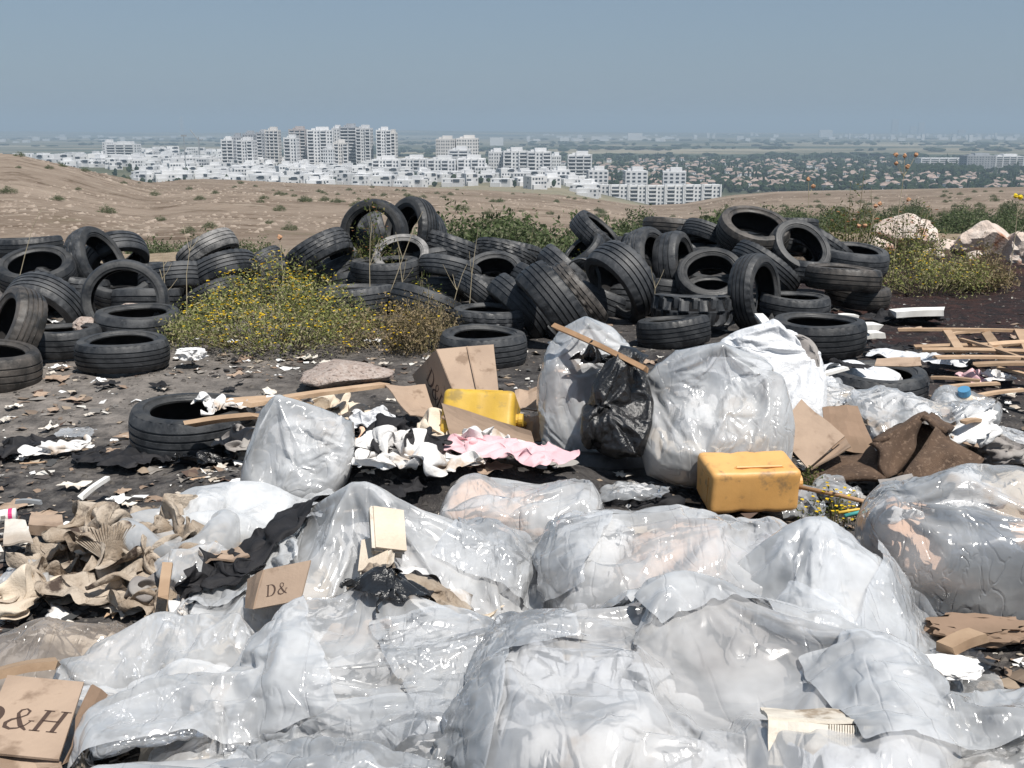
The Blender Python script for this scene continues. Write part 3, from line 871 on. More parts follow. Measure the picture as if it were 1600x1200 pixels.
for q, (px, py, h, l, lab) in enumerate([(255, 470, .62, .05, 'bare dry stalk before the wide treaded tyre'), (262, 470, .5, -.1, 'short dry stalk before the wide treaded tyre'), (288, 470, .75, .12, 'leaning dry stalk beside the torn plastic'), (575, 450, .85, .05, 'tall dry stalk beside the standing tyre'), (600, 452, .95, .35, 'leaning dry stalk across the flat tyre stack'),
                                       (700, 490, .55, .3, 'bent dry stalk over the tilted tyres'), (730, 520, .75, .12, 'pale branching stalk in front of the small tyres'), (632, 455, .65, -.05, 'thin dry stalk beside the grey ring'), (1022, 520, .42, -.03, 'dry twig standing by the slanted tyre'), (1372, 420, 1.0, -.15, 'bare thorn stalk left of the tall thistle')]):
    stalk('dry_stalk', px, py, 8.9 if py > 445 else 11.2, h, l, 3, lab, 'dry stalk', 'bare dry stalks among the tyres', hmat=None, r=.004)

def rock(name, px, py, y, dims, seed, mat, label, zoff=0.0, group=None, sub=4):
    p = D(px, py, y)
    bm = bmesh.new(); bmesh.ops.create_icosphere(bm, subdivisions=sub, radius=1)
    s = Vector((seed * 3.1, seed * 1.7, seed))
    for v in bm.verts:
        c = v.co.normalized()
        k = 1 + .28 * noise.noise(c * 1.4 + s) + .14 * noise.noise(c * 3.2 + s) + .06 * noise.noise(c * 8 + s)
        c2 = c * k
        for pl in range(5):
            nn = Vector((math.sin(seed + pl * 2.1), math.cos(seed * 1.3 + pl * 1.7), math.sin(seed * .7 + pl * 3.3) * .8 + .2)).normalized()
            dd = c2.dot(nn)
            if dd > .72: c2 -= nn * (dd - .72)
        v.co = Vector((c2.x * dims[0], c2.y * dims[1], c2.z * dims[2]))
    me = bpy.data.meshes.new(name); bm.to_mesh(me); bm.free()
    o = new(name, me, loc=p, mat=M[mat], smooth=True)
    me.set_sharp_from_angle(angle=R(32 if name != 'rubble_mound' else 180))
    return tag(o, label, 'boulder' if dims[0] > .2 else 'stone', group)
rock('boulder', 1418, 368, 12.6, (.34, .3, .24), 2, 'rock', 'pale boulder half hidden by thorny weeds')
rock('boulder', 1538, 378, 12.4, (.36, .3, .22), 5, 'rock', 'large pale boulder with a rust red underside')
rock('boulder', 1375, 392, 12.5, (.22, .2, .17), 7, 'rock', 'small boulder between the tyre pile and the weeds')
rock('boulder', 1592, 392, 12.2, (.22, .2, .22), 8, 'rock', 'broken pale boulder at the far side of the dump')
rock('boulder', 1480, 392, 12.6, (.28, .2, .12), 9, 'rock', 'low reddish boulder between the two large ones')
rock('boulder', 1322, 392, 13.0, (.24, .2, .10), 10, 'rock', 'low pale stone behind the flat tyres')
for q, (px, py, sz) in enumerate([(1352, 398, .09), (1466, 402, .10), (1500, 408, .12), (1522, 402, .10), (1560, 408, .13), (1580, 415, .10), (1596, 405, .14), (1452, 396, .08), (1400, 396, .09), (1612, 398, .2)]):
    rock('stone', px, py, 12.1 + (q % 3) * .2, (sz, sz * .8, sz * .7), 20 + q, 'rock', 'small broken pinkish stone lying among the pale boulders', 0, 'broken stones among the boulders', 3)
rock('rubble_mound', 540, 585, 6.85, (.30, .26, .085), 11, 'rock_pink', 'low pinkish mound of rubble in front of the flower bush')
rock('broken_block', 205, 490, 8.75, (.17, .12, .08), 12, 'rock_pink', 'broken pinkish stones seen through the upright tyre ring')
rock('broken_block', 132, 508, 8.2, (.09, .09, .06), 13, 'rock_pink', 'small crumbled stone inside the tilted tyre')

# ------------------------------------------------------------------ tyres
def lathe(prof, seg, mod=None):
    V = []; F = []; n_ = len(prof)
    for j in range(seg):
        a = 2 * math.pi * j / seg
        for i, (r, z) in enumerate(prof):
            rr = r + (mod(i, j, r, z) if mod else 0)
            V.append((rr * math.cos(a), rr * math.sin(a), z))
    for j in range(seg):
        j2 = (j + 1) % seg
        for i in range(n_ - 1):
            F.append((j * n_ + i, j2 * n_ + i, j2 * n_ + i + 1, j * n_ + i + 1))
    return V, F

def tyre_meshes(kind, R_, W, hole, grooves):
    hw = W / 2
    seg = 128
    prof = []
    zs = [-hw]
    gpos = [(-.5 + (g + 1) / (grooves + 1)) * W * .86 for g in range(grooves)]
    gw = .0095
    for g in gpos: zs += [g - gw * .62, g - gw * .42, g + gw * .42, g + gw * .62]
    zs += [hw]
    zs += [hw * .78, -hw * .78, hw * .93, -hw * .93]
    zs = sorted(zs)
    flag = []
    for z in zs:
        r = R_ - .022 * abs(z / hw) ** 3.2
        ing = any(abs(z - g) < gw * .5 for g in gpos)
        prof.append((r - (.0085 if ing else 0), z)); flag.append(ing)
    def mod(i, j, r, z):
        if flag[i]: return 0
        q = abs(z / hw)
        if kind == 'tractor':
            side = 1 if z > 0 else 0
            ph = (j + side * 5 + int(q * 5)) % 10
            return .0 if ph < 5 else -.028
        if kind == 'block':
            return -.006 if (j + (3 if z > 0 else 0) + int(q * 3)) % 7 < 2 else 0
        if kind == 'worn': return -.003 if q > .7 and j % 8 < 1 else 0
        return -.0055 if q > .7 and j % 4 == 0 else 0
    tv, tf = lathe(prof, seg, mod)
    e = hw; ro = R_ - .022
    rb = R_ * hole
    sp = []
    for sgn in (1, -1):
        s = [(ro, e), (ro - .006, e * 1.02), (ro - .02, e * 1.055), (ro - .024, e * 1.06), (ro - .026, e * 1.05), ((ro + rb) / 2 + .01, e * 1.07), ((ro + rb) / 2 - .01, e * 1.06), (rb + .028, e * .97), (rb + .020, e * .98), (rb + .016, e * .93), (rb + .006, e * .90), (rb, e * .84), (rb + .002, e * .74)]
        sp.append([(r, z * sgn) for r, z in s])
    liner = [(rb + .002, e * .74), (rb + .018, e * .78), ((ro + rb) / 2, e * .88), (ro - .02, e * .82), (R_ - .026, e * .5), (R_ - .022, 0), (R_ - .026, -e * .5), (ro - .02, -e * .82), ((ro + rb) / 2, -e * .88), (rb + .018, -e * .78), (rb + .002, -e * .74)]
    sv1, sf1 = lathe(sp[0], 72); sv2, sf2 = lathe(sp[1][::-1], 72)
    lv, lf = lathe(liner, 72)
    def wob(V, sd):
        out = []
        for x, y, z in V:
            a = math.atan2(y, x)
            k = 1 + .012 * math.sin(2 * a + sd) + .006 * math.sin(3 * a + sd * 2)
            out.append((x * k, y * k, z + .006 * math.sin(2 * a + sd * 1.7)))
        return out
    sd = R_ * 100 + grooves + len(kind)
    return [mesh('tread', wob(tv, sd), tf), mesh('sidewall', wob(sv1, sd), sf1), mesh('sidewall', wob(sv2, sd), sf2), mesh('inner_liner', wob(lv, sd), lf)]

TY = {}
for key, args in {'rib': ('rib', .32, .205, .665, 4), 'rib3': ('rib', .315, .19, .67, 3), 'worn': ('worn', .31, .2, .66, 3), 'block': ('block', .32, .2, .66, 4), 'tractor': ('tractor', .35, .22, .62, 1), 'thin': ('worn', .31, .105, .74, 2), 'wide': ('rib', .335, .235, .655, 4)}.items():
    ms = tyre_meshes(*args)
    for m in ms:
        m.polygons.foreach_set('use_smooth', [True] * len(m.polygons))
        m.set_sharp_from_angle(angle=R(38))
    TY[key] = ms
SIDE = {}
def tyre(px, py, y, axis, kind, label, s=1.0, side='side', group='old tyres dumped in the pile', name='tyre', spin=None):
    p = D(px, py, y)
    q = Vector((0, 0, 1)).rotation_difference(Vector(axis).normalized())
    q = q @ Quaternion((0, 0, 1), (px * .37 + py * .11) % 6.28)
    root = empty(name, p, label, 'tyre', group, q)
    s *= 1 + .05 * math.sin(px * 1.7 + py * .9); root.scale = (s, s * (1 + .02 * math.sin(px)), s * (1 + .10 * math.sin(py * 1.3)))
    for i, m in enumerate(TY[kind]):
        o = new(['tread', 'sidewall', 'sidewall', 'inner_liner'][i], m, root)
        if len(m.materials) == 0: m.materials.append(M['tread'] if i == 0 else M['side'] if i < 3 else M['liner'])
        if side != 'side' and i in (0, 1, 2):
            o.material_slots[0].link = 'OBJECT'; o.material_slots[0].material = M[side]
    return root

T = [
 # left cluster
 (58, 427, 9.5, (.05, -.36, .93), 'rib', 'tyre with its wide grey sidewall and round hole tipped towards the viewer', 1.06, 'side'),
 (46, 386, 10.2, (-.05, .05, 1), 'rib3', 'flat tyre whose rim shows behind the tipped tyre with the round hole', 1.0, 'side'),
 (150, 410, 9.9, (.88, -.22, .40), 'block', 'tyre leaning on its side with a notched shoulder, beside the tipped round hole', .98, 'side'),
 (183, 402, 10.4, (.45, -.55, -.7), 'worn', 'smooth dark tyre behind the leaning one with the notched shoulder', .92, 'side'),
 (72, 486, 8.9, (-.18, -.80, -.55), 'wide', 'wide ribbed tyre overhanging its own black hollow, below the tipped one', 1.0, 'side'),
 (196, 470, 8.7, (.12, -.96, .22), 'thin', 'thin upright tyre ring with pinkish stones showing through it', 1.03, 'side'),
 (22, 515, 7.5, (-.70, -.55, .45), 'rib', 'tyre tilted on edge at the edge of the picture, sidewall facing out', 1.02, 'brown_side'),
 (-12, 572, 6.9, (.08, -.05, 1), 'worn', 'worn flat tyre cut off by the edge of the picture', 1.0, 'brown_side'),
 (98, 532, 7.95, (0, .03, 1), 'worn', 'flat tyre half hidden behind the flat ribbed one', .95, 'side'),
 (192, 550, 7.35, (.01, -.02, 1), 'rib', 'flat ribbed tyre lying alone on the grey dirt track', 1.02, 'side'),
 (216, 508, 8.35, (.03, -.04, 1), 'worn', 'flat worn tyre under the upright thin ring', 1.0, 'side'),
 (112, 447, 9.7, (.2, .12, 1), 'block', 'tilted tyre showing tread blocks behind the wide ribbed one', 1.0, 'side'),
 (216, 424, 10.6, (0, .1, 1), 'worn', 'small dark tyre deep behind the upright thin ring', .85, 'side'),
 (277, 440, 9.8, (-.12, .34, .95), 'rib', 'broad treaded tyre tipped away, behind the bare stalks', 1.05, 'side'),
 (325, 394, 10.6, (-.55, .25, .80), 'rib3', 'grey weathered tyre standing slanted above the others', .95, 'grey_side'),
 (350, 430, 9.9, (-.38, .40, .83), 'rib', 'ribbed tyre tilted towards the bare hillside', 1.0, 'side'),
 (336, 463, 9.3, (-.4, .28, .85), 'rib3', 'small ribbed tyre half sunk beside the flower bush', .82, 'side'),
 (410, 412, 10.8, (-.5, .2, .8), 'block', 'small tyre peeping over the flower bush', .72, 'side'),
 # centre
 (500, 398, 10.0, (-.45, .25, .75), 'block', 'leaning tyre behind climbing weeds with its tread up', .95, 'side'),
 (585, 365, 10.3, (-.22, -.95, .12), 'rib', 'tall standing tyre with a dark weed growing through its hole', 1.02, 'side'),
 (642, 362, 10.6, (-.70, -.60, .25), 'rib', 'standing tyre leaning on the back of the one with the weed', 1.05, 'side'),
 (627, 407, 10.0, (.02, -.62, .78), 'worn', 'pale grey weathered tyre ring set upright in the pile', .9, 'grey_side'),
 (602, 425, 9.75, (-.02, -.02, 1), 'wide', 'flat wide tyre under the pale grey ring', 1.0, 'side'),
 (702, 424, 9.8, (.22, .30, .93), 'worn', 'smooth tyre tipped away to the side of the pale ring', 1.0, 'side'),
 (706, 392, 10.5, (.30, .25, .9), 'block', 'chunky tyre behind the smooth tipped one', .95, 'side'),
 (788, 405, 10.5, (.28, .38, .88), 'block', 'tyre with small tread blocks at the low end of the centre pile', .98, 'side'),
 (772, 436, 9.8, (.05, -.55, .83), 'worn', 'half buried tyre showing only its upper ring', .9, 'side'),
 (557, 470, 9.0, (-.05, .05, 1), 'rib', 'flat tyre sunk behind the lower flower bush', 1.0, 'side'),
 (800, 398, 10.9, (.2, .2, .9), 'rib', 'ribbed tyre at the back beside the green bushes', .95, 'side'),
 (668, 480, 8.85, (.34, .22, .91), 'worn', 'worn tyre tilted over the dried weeds', 1.02, 'side'),
 (752, 462, 9.2, (.62, .22, .75), 'rib', 'ribbed tyre leaning left of two slanted ones', .88, 'side'),
 (812, 480, 8.75, (.74, .20, .64), 'rib3', 'second slanted tyre in front of the big leaning one', .95, 'side'),
 (762, 500, 8.5, (.03, .0, 1), 'block', 'flat tyre stacked on the one behind the cardboard box', .92, 'side'),
 (755, 543, 7.65, (.01, -.02, 1), 'rib', 'flat tyre on the burnt ground behind the cardboard box', .95, 'side'),
 (864, 476, 8.4, (.80, .18, .56), 'wide', 'big ribbed tyre leaning over above the plank end', 1.08, 'side'),
 (902, 462, 8.9, (.75, .05, .6), 'block', 'dusty tyre tucked behind the big leaning one', .95, 'brown_side'),
 (845, 450, 9.7, (.5, .1, .8), 'worn', 'dark tyre hidden between the slanted tyres', .95, 'side'),
 # right pile
 (973, 440, 9.4, (-.76, -.36, -.54), 'wide', 'big ribbed tyre leaning out over a black hollow', 1.05, 'side'),
 (932, 368, 10.6, (.62, -.15, .72), 'rib', 'tyre propped high at the start of the far pile', .9, 'side'),
 (912, 395, 10.3, (-.6, -.2, .7), 'worn', 'dark tyre below the propped one beside the weeds', .7, 'side'),
 (1022, 380, 10.6, (0, .06, 1), 'rib3', 'flat tyre in the stack behind the leaning pair', 1.0, 'side'),
 (1050, 356, 11.2, (.05, .1, 1), 'worn', 'torn flat tyre topping the stack behind the leaning pair', .95, 'brown_side'),
 (1014, 412, 10.0, (.75, -.55, .38), 'block', 'left tyre of the leaning pair in the pile middle', 1.0, 'side'),
 (1056, 416, 10.05, (.85, -.42, .22), 'worn', 'right tyre of the leaning pair in the pile middle', 1.0, 'side'),
 (1107, 370, 10.8, (.35, .25, .85), 'rib', 'ribbed tyre leaning behind the high tipped ring', .85, 'side'),
 (1090, 395, 10.5, (-.2, -.2, .9), 'block', 'dusty tyre squeezed in the pile beneath the high ring', .9, 'brown_side'),
 (1176, 364, 10.4, (.10, -.42, .90), 'rib', 'brown dusted tyre ring tipped forward at the top of the pile', 1.02, 'brown_side'),
 (1240, 352, 11.2, (.03, .08, 1), 'rib3', 'small tyre at the very back of the pile top', .8, 'side'),
 (1110, 436, 9.6, (-.12, -.66, .74), 'block', 'tyre with notched shoulder arched over a dark hollow', 1.0, 'side'),
 (1112, 458, 9.55, (.0, -.25, .96), 'worn', 'tyre lying in the hollow below the arched one', .8, 'side'),
 (1196, 420, 9.85, (.58, .10, .80), 'rib', 'ribbed tyre lying behind the tall standing one', 1.1, 'side'),
 (1180, 458, 8.95, (.80, -.58, .12), 'rib', 'tall standing tyre with its black hole facing the white tarp', 1.08, 'side'),
 (1248, 392, 10.2, (.22, -.62, .55), 'rib', 'tyre tipped to show both ribs and hole near the pile top', .98, 'side'),
 (1285, 388, 10.7, (.5, .1, .8), 'block', 'tyre wedged behind the tipped one near the pile top', .9, 'side'),
 (1334, 406, 10.3, (.05, -.12, 1), 'worn', 'flat tyre with open hole at the end of the pile', 1.0, 'side'),
 (1317, 434, 9.6, (.06, .03, 1), 'rib3', 'wide flat tyre second from the ground at the pile end', 1.06, 'brown_side'),
 (1340, 462, 9.75, (.08, .0, 1), 'worn', 'dusty flat tyre on the ground at the pile end', .98, 'brown_side'),
 (1081, 484, 8.85, (.02, .12, 1), 'tractor', 'heavy lugged tractor tyre lying flat in front of the pile', 1.0, 'side'),
 (1052, 518, 8.25, (-.10, .10, 1), 'rib', 'flat ribbed tyre under the lugged tractor one', .92, 'side'),
 (1240, 480, 9.2, (.04, .0, 1), 'rib3', 'flat tyre peeping out from behind the tall standing one', .92, 'side'),
 (1279, 524, 7.8, (.0, -.02, 1), 'rib', 'flat tyre lying alone beside the white tarp', 1.02, 'side'),
 (1368, 604, 6.4, (.0, -.02, 1), 'rib', 'flat tyre half covered by plastic near the pallet', 1.02, 'side'),
 (304, 668, 5.4, (.02, -.02, 1), 'rib', 'flat tyre with a broken board resting on its rim', 1.0, 'side'),
 (915, 732, 4.95, (.05, .15, 1), 'worn', 'black tyre crushed under the tall white clothes bag', .95, 'side'),
]
for t in T: tyre(*t)
for (px, py, y, ax) in [(588, 368, 10.95, (1, .15, .3)), (570, 385, 10.8, (.8, .1, .4)), (655, 372, 10.95, (-.5, -.7, .2)), (1110, 425, 10.2, (0, -.4, .9)), (1235, 400, 10.7, (.1, -.5, .8)), (965, 455, 9.95, (-.3, -.5, .8)), (190, 450, 9.6, (.1, -.3, .9)), (230, 470, 9.4, (0, .1, 1)), (75, 500, 9.4, (0, -.5, .8)), (850, 440, 10.2, (.2, .1, 1)), (990, 470, 9.9, (.1, .3, 1)), (940, 470, 9.8, (.4, .1, 1)), (1150, 405, 10.6, (.2, .1, 1)), (560, 440, 10.1, (-.2, .1, 1)), (735, 415, 10.6, (.2, .2, 1)), (1215, 380, 11.0, (.1, .2, 1)), (1075, 400, 10.9, (0, .2, 1)), (1265, 425, 10.2, (.1, .1, 1)), (640, 430, 10.4, (.1, .1, 1)), (1150, 480, 9.6, (.2, .1, 1)), (690, 450, 9.9, (0, .1, 1)), (800, 455, 9.9, (.1, .1, 1)), (1040, 455, 9.9, (.1, .1, 1)), (160, 445, 10.2, (.1, .1, 1)), (960, 402, 10.6, (.5, -.2, .8)), (988, 398, 10.9, (.2, .2, .9)), (1080, 376, 11.1, (.3, .1, .9)), (1135, 402, 10.8, (-.3, .1, .9)), (1150, 388, 10.9, (.2, -.4, .8)), (885, 425, 10.3, (.6, .1, .7)), (870, 445, 10.2, (.2, .3, .9)), (738, 445, 9.9, (.3, .1, .9)), (672, 410, 10.4, (-.2, .2, .9)), (545, 418, 10.3, (.3, -.3, .8)), (520, 428, 10.2, (-.4, .1, .8)), (450, 425, 10.5, (0, .2, 1)), (300, 445, 10.2, (.3, .2, .9)), (385, 440, 10.2, (-.2, .1, .9)), (60, 450, 10.2, (.1, .1, 1))]:
    tyre(px, py, y, ax, 'worn', 'dark tyre buried deep inside the pile under other tyres', .98, 'side', 'buried tyres inside the pile')
# the torn strip of tread curling beside the gap
p0 = D(908, 440, 9.5); V = []; F = []
for k in range(15):
    a = R(-20 + 180 * k / 14)
    for zz in (-.05, .05):
        for rr in (.155, .168): V.append((math.cos(a) * rr + zz * .2, zz, math.sin(a) * rr * 1.25))
for k in range(14):
    b = k * 4
    for q in ((0, 1, 5, 4), (3, 2, 6, 7), (2, 0, 4, 6), (1, 3, 7, 5)): F.append(tuple(b + i for i in q))
tag(new('torn_tread_strip', mesh('torn_tread_strip', V, F), loc=p0, mat=M['tread'], smooth=True), 'curled strip of torn tyre tread arching over weeds', 'tyre strip')

# ------------------------------------------------------------------ film, bags and cloth (settled with the cloth solver)
SIM = []
def helper_mesh(name, V, F, loc=(0, 0, 0)):
    return new(name, mesh(name, V, F), loc=loc)
floor_cache = {}
def floor_at(z):
    if z not in floor_cache:
        o = helper_mesh('floor_helper', [(-9, -2, z), (9, -2, z), (9, 14, z), (-9, 14, z)], [(0, 1, 2, 3)])
        o.modifiers.new('c', 'COLLISION'); floor_cache[z] = o
    return floor_cache[z]

def add_cloth(o, root, colliders, shrink=0.0, bend=.05, ten=25.0, press=0.0, mass=.08, pin=None, rest=None, hole=None, friction=5.0, quality=4, start=1):
    m = o.modifiers.new('cloth', 'CLOTH'); st = m.settings
    st.quality = quality; st.mass = mass; st.tension_stiffness = ten; st.compression_stiffness = ten; st.shear_stiffness = 8
    st.bending_stiffness = bend; st.bending_damping = .5; st.air_damping = 2.5; st.shrink_min = shrink
    if press: st.use_pressure = True; st.uniform_pressure_force = press
    if pin:
        vg = o.vertex_groups.new(name='pin'); vg.add(pin, 1.0, 'ADD'); st.vertex_group_mass = 'pin'
    if rest is not None: st.rest_shape_key = rest
    cl = bpy.data.collections.new('colliders')
    for c in colliders: cl.objects.link(c)
    m.collision_settings.collection = cl
    m.collision_settings.distance_min = .006; m.collision_settings.collision_quality = 1; m.collision_settings.friction = friction
    m.point_cache.frame_start = start; m.point_cache.frame_end = 60
    SIM.append((o, root, cl, hole))

def lump(seed, dims):
    """a bundled garment: a flattened heap with deep sharp folds"""
    bm = bmesh.new(); bmesh.ops.create_icosphere(bm, subdivisions=4, radius=1)
    s = Vector((seed * 1.3, seed * .7, seed * 2.1))
    ax = Vector((math.sin(seed * 5), math.cos(seed * 5), math.sin(seed * 3) * .5))
    for v in bm.verts:
        c = v.co.normalized()
        w = c + Vector((noise.noise(c * 2 + s), noise.noise(c * 2 + s + Vector((7, 0, 0))), noise.noise(c * 2 + s + Vector((0, 7, 0))))) * .45
        f1 = abs(noise.noise(w * 2.2 + s)); f2 = abs(math.sin(w.dot(ax) * 7 + noise.noise(w * 1.5 + s) * 4)); f3 = abs(noise.noise(w * 6 + s))
        k = .80 + .55 * noise.noise(c * 1.3 + s) + .45 * f1 + .16 * f2 + .20 * f3
        v.co = Vector((c.x * dims[0], c.y * dims[1], c.z * dims[2])) * k
    me = bpy.data.meshes.new('garment'); bm.to_mesh(me); bm.free()
    return me

bag_rnd = random.Random(21)
def bag_contents(root, rot, c, stuff, hw, inside=False):
    """clothes and wrappings inside the film: each its own lump, spread over the bag"""
    out = []
    for i, it in enumerate(stuff):
        u, v, w, r, mt = it
        me = lump(bag_rnd.random() * 50, (r * bag_rnd.uniform(.9, 1.25), r * bag_rnd.uniform(.85, 1.1), r * bag_rnd.uniform(.38, .62)))
        o = new('garment', me, root, mat=M[mt], smooth=True)
        o.location = rot @ Vector((u * hw[0], v * hw[1], w * hw[2]))
        eul = (bag_rnd.uniform(-.5, .5), bag_rnd.uniform(-.5, .5), bag_rnd.uniform(0, 6))
        from mathutils import Euler
        er = rot @ Euler(eul).to_matrix()
        o.rotation_euler = er.to_euler()
        if inside:
            c0 = Vector((u * hw[0], v * hw[1], w * hw[2])); lr = Euler(eul).to_matrix(); li = lr.inverted()
            for vt in me.vertices:
                q = c0 + lr @ vt.co
                r4 = (abs(q.x / (hw[0] * .72)) ** 4 + abs(q.y / (hw[1] * .72)) ** 4) ** .25
                r4 = (r4 ** 2.5 + abs(q.z / (hw[2] * .80)) ** 2.5) ** .4
                if r4 > 1: vt.co = li @ (q / r4 - c0)
            me.update()
        out.append(o)
    return out

def auto_stuff(n, mats, r, spread=.5, zlo=-.45, zhi=.2):
    return [(bag_rnd.uniform(-spread, spread), bag_rnd.uniform(-spread, spread), bag_rnd.uniform(zlo, zhi), r * bag_rnd.uniform(.75, 1.2), bag_rnd.choice(mats)) for _ in range(n)]

def bag(c, lx, ly, hz_, yaw, tilt, film, label, stuff=(), n=58, floor=0.0, roll=0.0, name='plastic_bag', cat='plastic bag', group=None, pins=(), seed=1, kx=.82, taper=0.0, extra=(), hole=None, **kw):
    """a closed flat-seamed sack: starts plump, its film keeps the size of two flat sheets, then settles over what is in it"""
    c = Vector(c)
    rot = Matrix.Rotation(yaw, 3, 'Z') @ Matrix.Rotation(tilt, 3, 'X') @ Matrix.Rotation(roll, 3, 'Z')
    root = empty(name, c, label, cat, group)
    hw = (lx / 2, ly / 2, hz_)
    cont = bag_contents(root, rot, c, stuff, hw, True)
    for o in cont:
        o.modifiers.new('c', 'COLLISION'); o.collision.thickness_outer = .008
    nx = n; ny = max(12, int(n * ly / lx))
    grid = [((i / nx - .5) * lx, (j / ny - .5) * ly) for j in range(ny + 1) for i in range(nx + 1)]
    NT_ = len(grid); V = [(a, b, 0) for a, b in grid]; F = []; mp = {}
    for j in range(ny):
        for i in range(nx):
            q = j * (nx + 1) + i; F.append((q, q + 1, q + nx + 2, q + nx + 1))
    for j in range(ny + 1):
        for i in range(nx + 1):
            q = j * (nx + 1) + i
            if i in (0, nx) or j in (0, ny): mp[q] = q
            else: mp[q] = len(V); V.append((grid[q][0], grid[q][1], -1e-3))
    F += [tuple(mp[q] for q in reversed(f)) for f in F[:nx * ny]]
    o = new('film', mesh('film', V, F, mats=[M[film]]), root)
    o.shape_key_add(name='Basis')
    rk = o.shape_key_add(name='rest')
    bk = o.data.shape_keys.key_blocks['Basis']
    pin = []
    for q, v in enumerate(V):
        u = v[0] / lx * 2; w = v[1] / ly * 2
        h = max(0, 1 - u ** 4) ** .5 * max(0, 1 - w ** 4) ** .5
        sg = 1 if q < NT_ else -1
        nn = noise.noise(Vector((v[0] * 4 + seed * 3.7, v[1] * 4, sg))) * .035
        tp_ = 1 - taper * max(0, w + .25) / 1.25
        p = Vector((v[0] * tp_ * kx * (1 - .10 * w * w), v[1] * kx * (1 - .10 * u * u), sg * hz_ * h + nn))
        for (pu, pv, pr, off) in pins:
            dd = math.hypot(u - pu, w - pv)
            if dd < pr and sg > 0: pin.append(q)
            k = max(0, 1 - dd / .7)
            p += Vector(off) * k * k
        p = rot @ p
        zf = floor - c.z + .012
        if p.z < zf: p.z = zf + (.004 if sg > 0 else 0)
        bk.data[q].co = p; o.data.vertices[q].co = p
        rk.data[q].co = Vector((v[0] * tp_, v[1], v[2]))
    add_cloth(o, root, cont + [floor_at(floor)] + list(extra), rest=rk, pin=pin or None, hole=(hole, V) if hole else None, **kw)
    return root, cont

def sheet(c, lx, ly, film, label, stuff=(), n=64, yaw=0.0, floor=0.0, name='plastic_sheet', cat='plastic sheet', group=None, pins=(), seed=1, drop=.3, squash=.9, rumple=.03, extra=(), hole=None, profile=None, fold=0.0, **kw):
    """an open sheet of film or cloth that falls over what lies under it"""
    c = Vector(c)
    rot = Matrix.Rotation(yaw, 3, 'Z')
    root = empty(name, c, label, cat, group)
    cont = bag_contents(root, rot, c, stuff, (lx / 2, ly / 2, 1.0)) if stuff else []
    for o in cont:
        o.modifiers.new('c', 'COLLISION'); o.collision.thickness_outer = .008
    nx = n; ny = max(10, int(n * ly / lx))
    V = [((i / nx - .5) * lx, (j / ny - .5) * ly, 0) for j in range(ny + 1) for i in range(nx + 1)]
    F = [(j * (nx + 1) + i, j * (nx + 1) + i + 1, (j + 1) * (nx + 1) + i + 1, (j + 1) * (nx + 1) + i) for j in range(ny) for i in range(nx)]
    o = new('film' if 'film' in film else 'cloth', mesh('film', V, F, mats=[M[film]]), root)
    o.shape_key_add(name='Basis'); rk = o.shape_key_add(name='rest'); bk = o.data.shape_keys.key_blocks['Basis']
    pin = []
    for q, v in enumerate(V):
        nn = noise.noise(Vector((v[0] * 5 + seed * 3.7, v[1] * 5, seed))) * rumple * 1.2 + noise.noise(Vector((v[0] * 13 + seed, v[1] * 13, seed))) * rumple * .5
        p = Vector((v[0] * squash, v[1] * squash, drop + nn))
        if fold:
            q_ = Vector((v[0] * 8 + seed, v[1] * 8, seed * 2)); q2 = Vector((v[0] * 17 - seed, v[1] * 17, seed))
            p += (Vector((noise.noise(q_), noise.noise(q_ + Vector((9, 0, 0))), 0)) * rumple * .75 + Vector((noise.noise(q2), noise.noise(q2 + Vector((0, 9, 0))), noise.noise(q2 + Vector((0, 0, 9))))) * rumple * .4) * fold
            p.z = max(p.z, .012) + .10 * rumple * (1 - max(abs(v[0] / lx * 2), abs(v[1] / ly * 2)) ** 2) * 4
        if profile: p.z += profile(v[0] / lx * 2, v[1] / ly * 2)
        for (pu, pv, pr, off) in pins:
            dd = math.hypot(v[0] / lx * 2 - pu, v[1] / ly * 2 - pv)
            if dd < pr: pin.append(q)
            k = max(0, 1 - dd / 1.0)
            p += Vector(off) * k
        p = rot @ p
        bk.data[q].co = p; o.data.vertices[q].co = p; rk.data[q].co = Vector(v)
    add_cloth(o, root, cont + [floor_at(floor)] + list(extra), rest=rk, pin=pin or None, hole=(hole, V) if hole else None, **kw)
    return root

def rag(px, py, y, lx, ly, mt, label, name='rag', cat='rag', group=None, yaw=None, squash=.6, rumple=.07, n=34, seed=None, z=None, floor=None, bend=.3, **kw):
    fl = .05
    for _ in range(6):                       # follow the line of sight down to the heap's surface
        c = G(px, py, fl + .03); gq = float(gz(c.x, c.y))
        fl = max(gq + .012, floor or 0.0)
    fl = round(fl, 3)
    seed = seed if seed is not None else (px * .37 + py * .73) % 40
    return sheet((c.x, c.y, fl), lx * 1.3, ly * 1.35, mt, label, n=n, yaw=yaw if yaw is not None else seed, floor=fl, name=name, cat=cat, group=group, seed=seed, drop=.05, squash=squash, rumple=rumple, bend=bend, mass=.15, ten=30, start=17, friction=30, fold=1.0, **kw)

def peaks(seed, n_, hmin, hmax, extra=()):
    """high points where film has caught on something underneath"""
    r = random.Random(seed)
    return tuple((r.uniform(-.85, .85), r.uniform(-.8, .8), .035, (0, 0, r.uniform(hmin, hmax))) for _ in range(n_)) + tuple(extra)

W_ = ['white_cloth', 'cream_cloth', 'white_cloth', 'sacking']
MIX = ['white_cloth', 'cream_cloth', 'grey_cloth', 'peach', 'white_cloth', 'card']

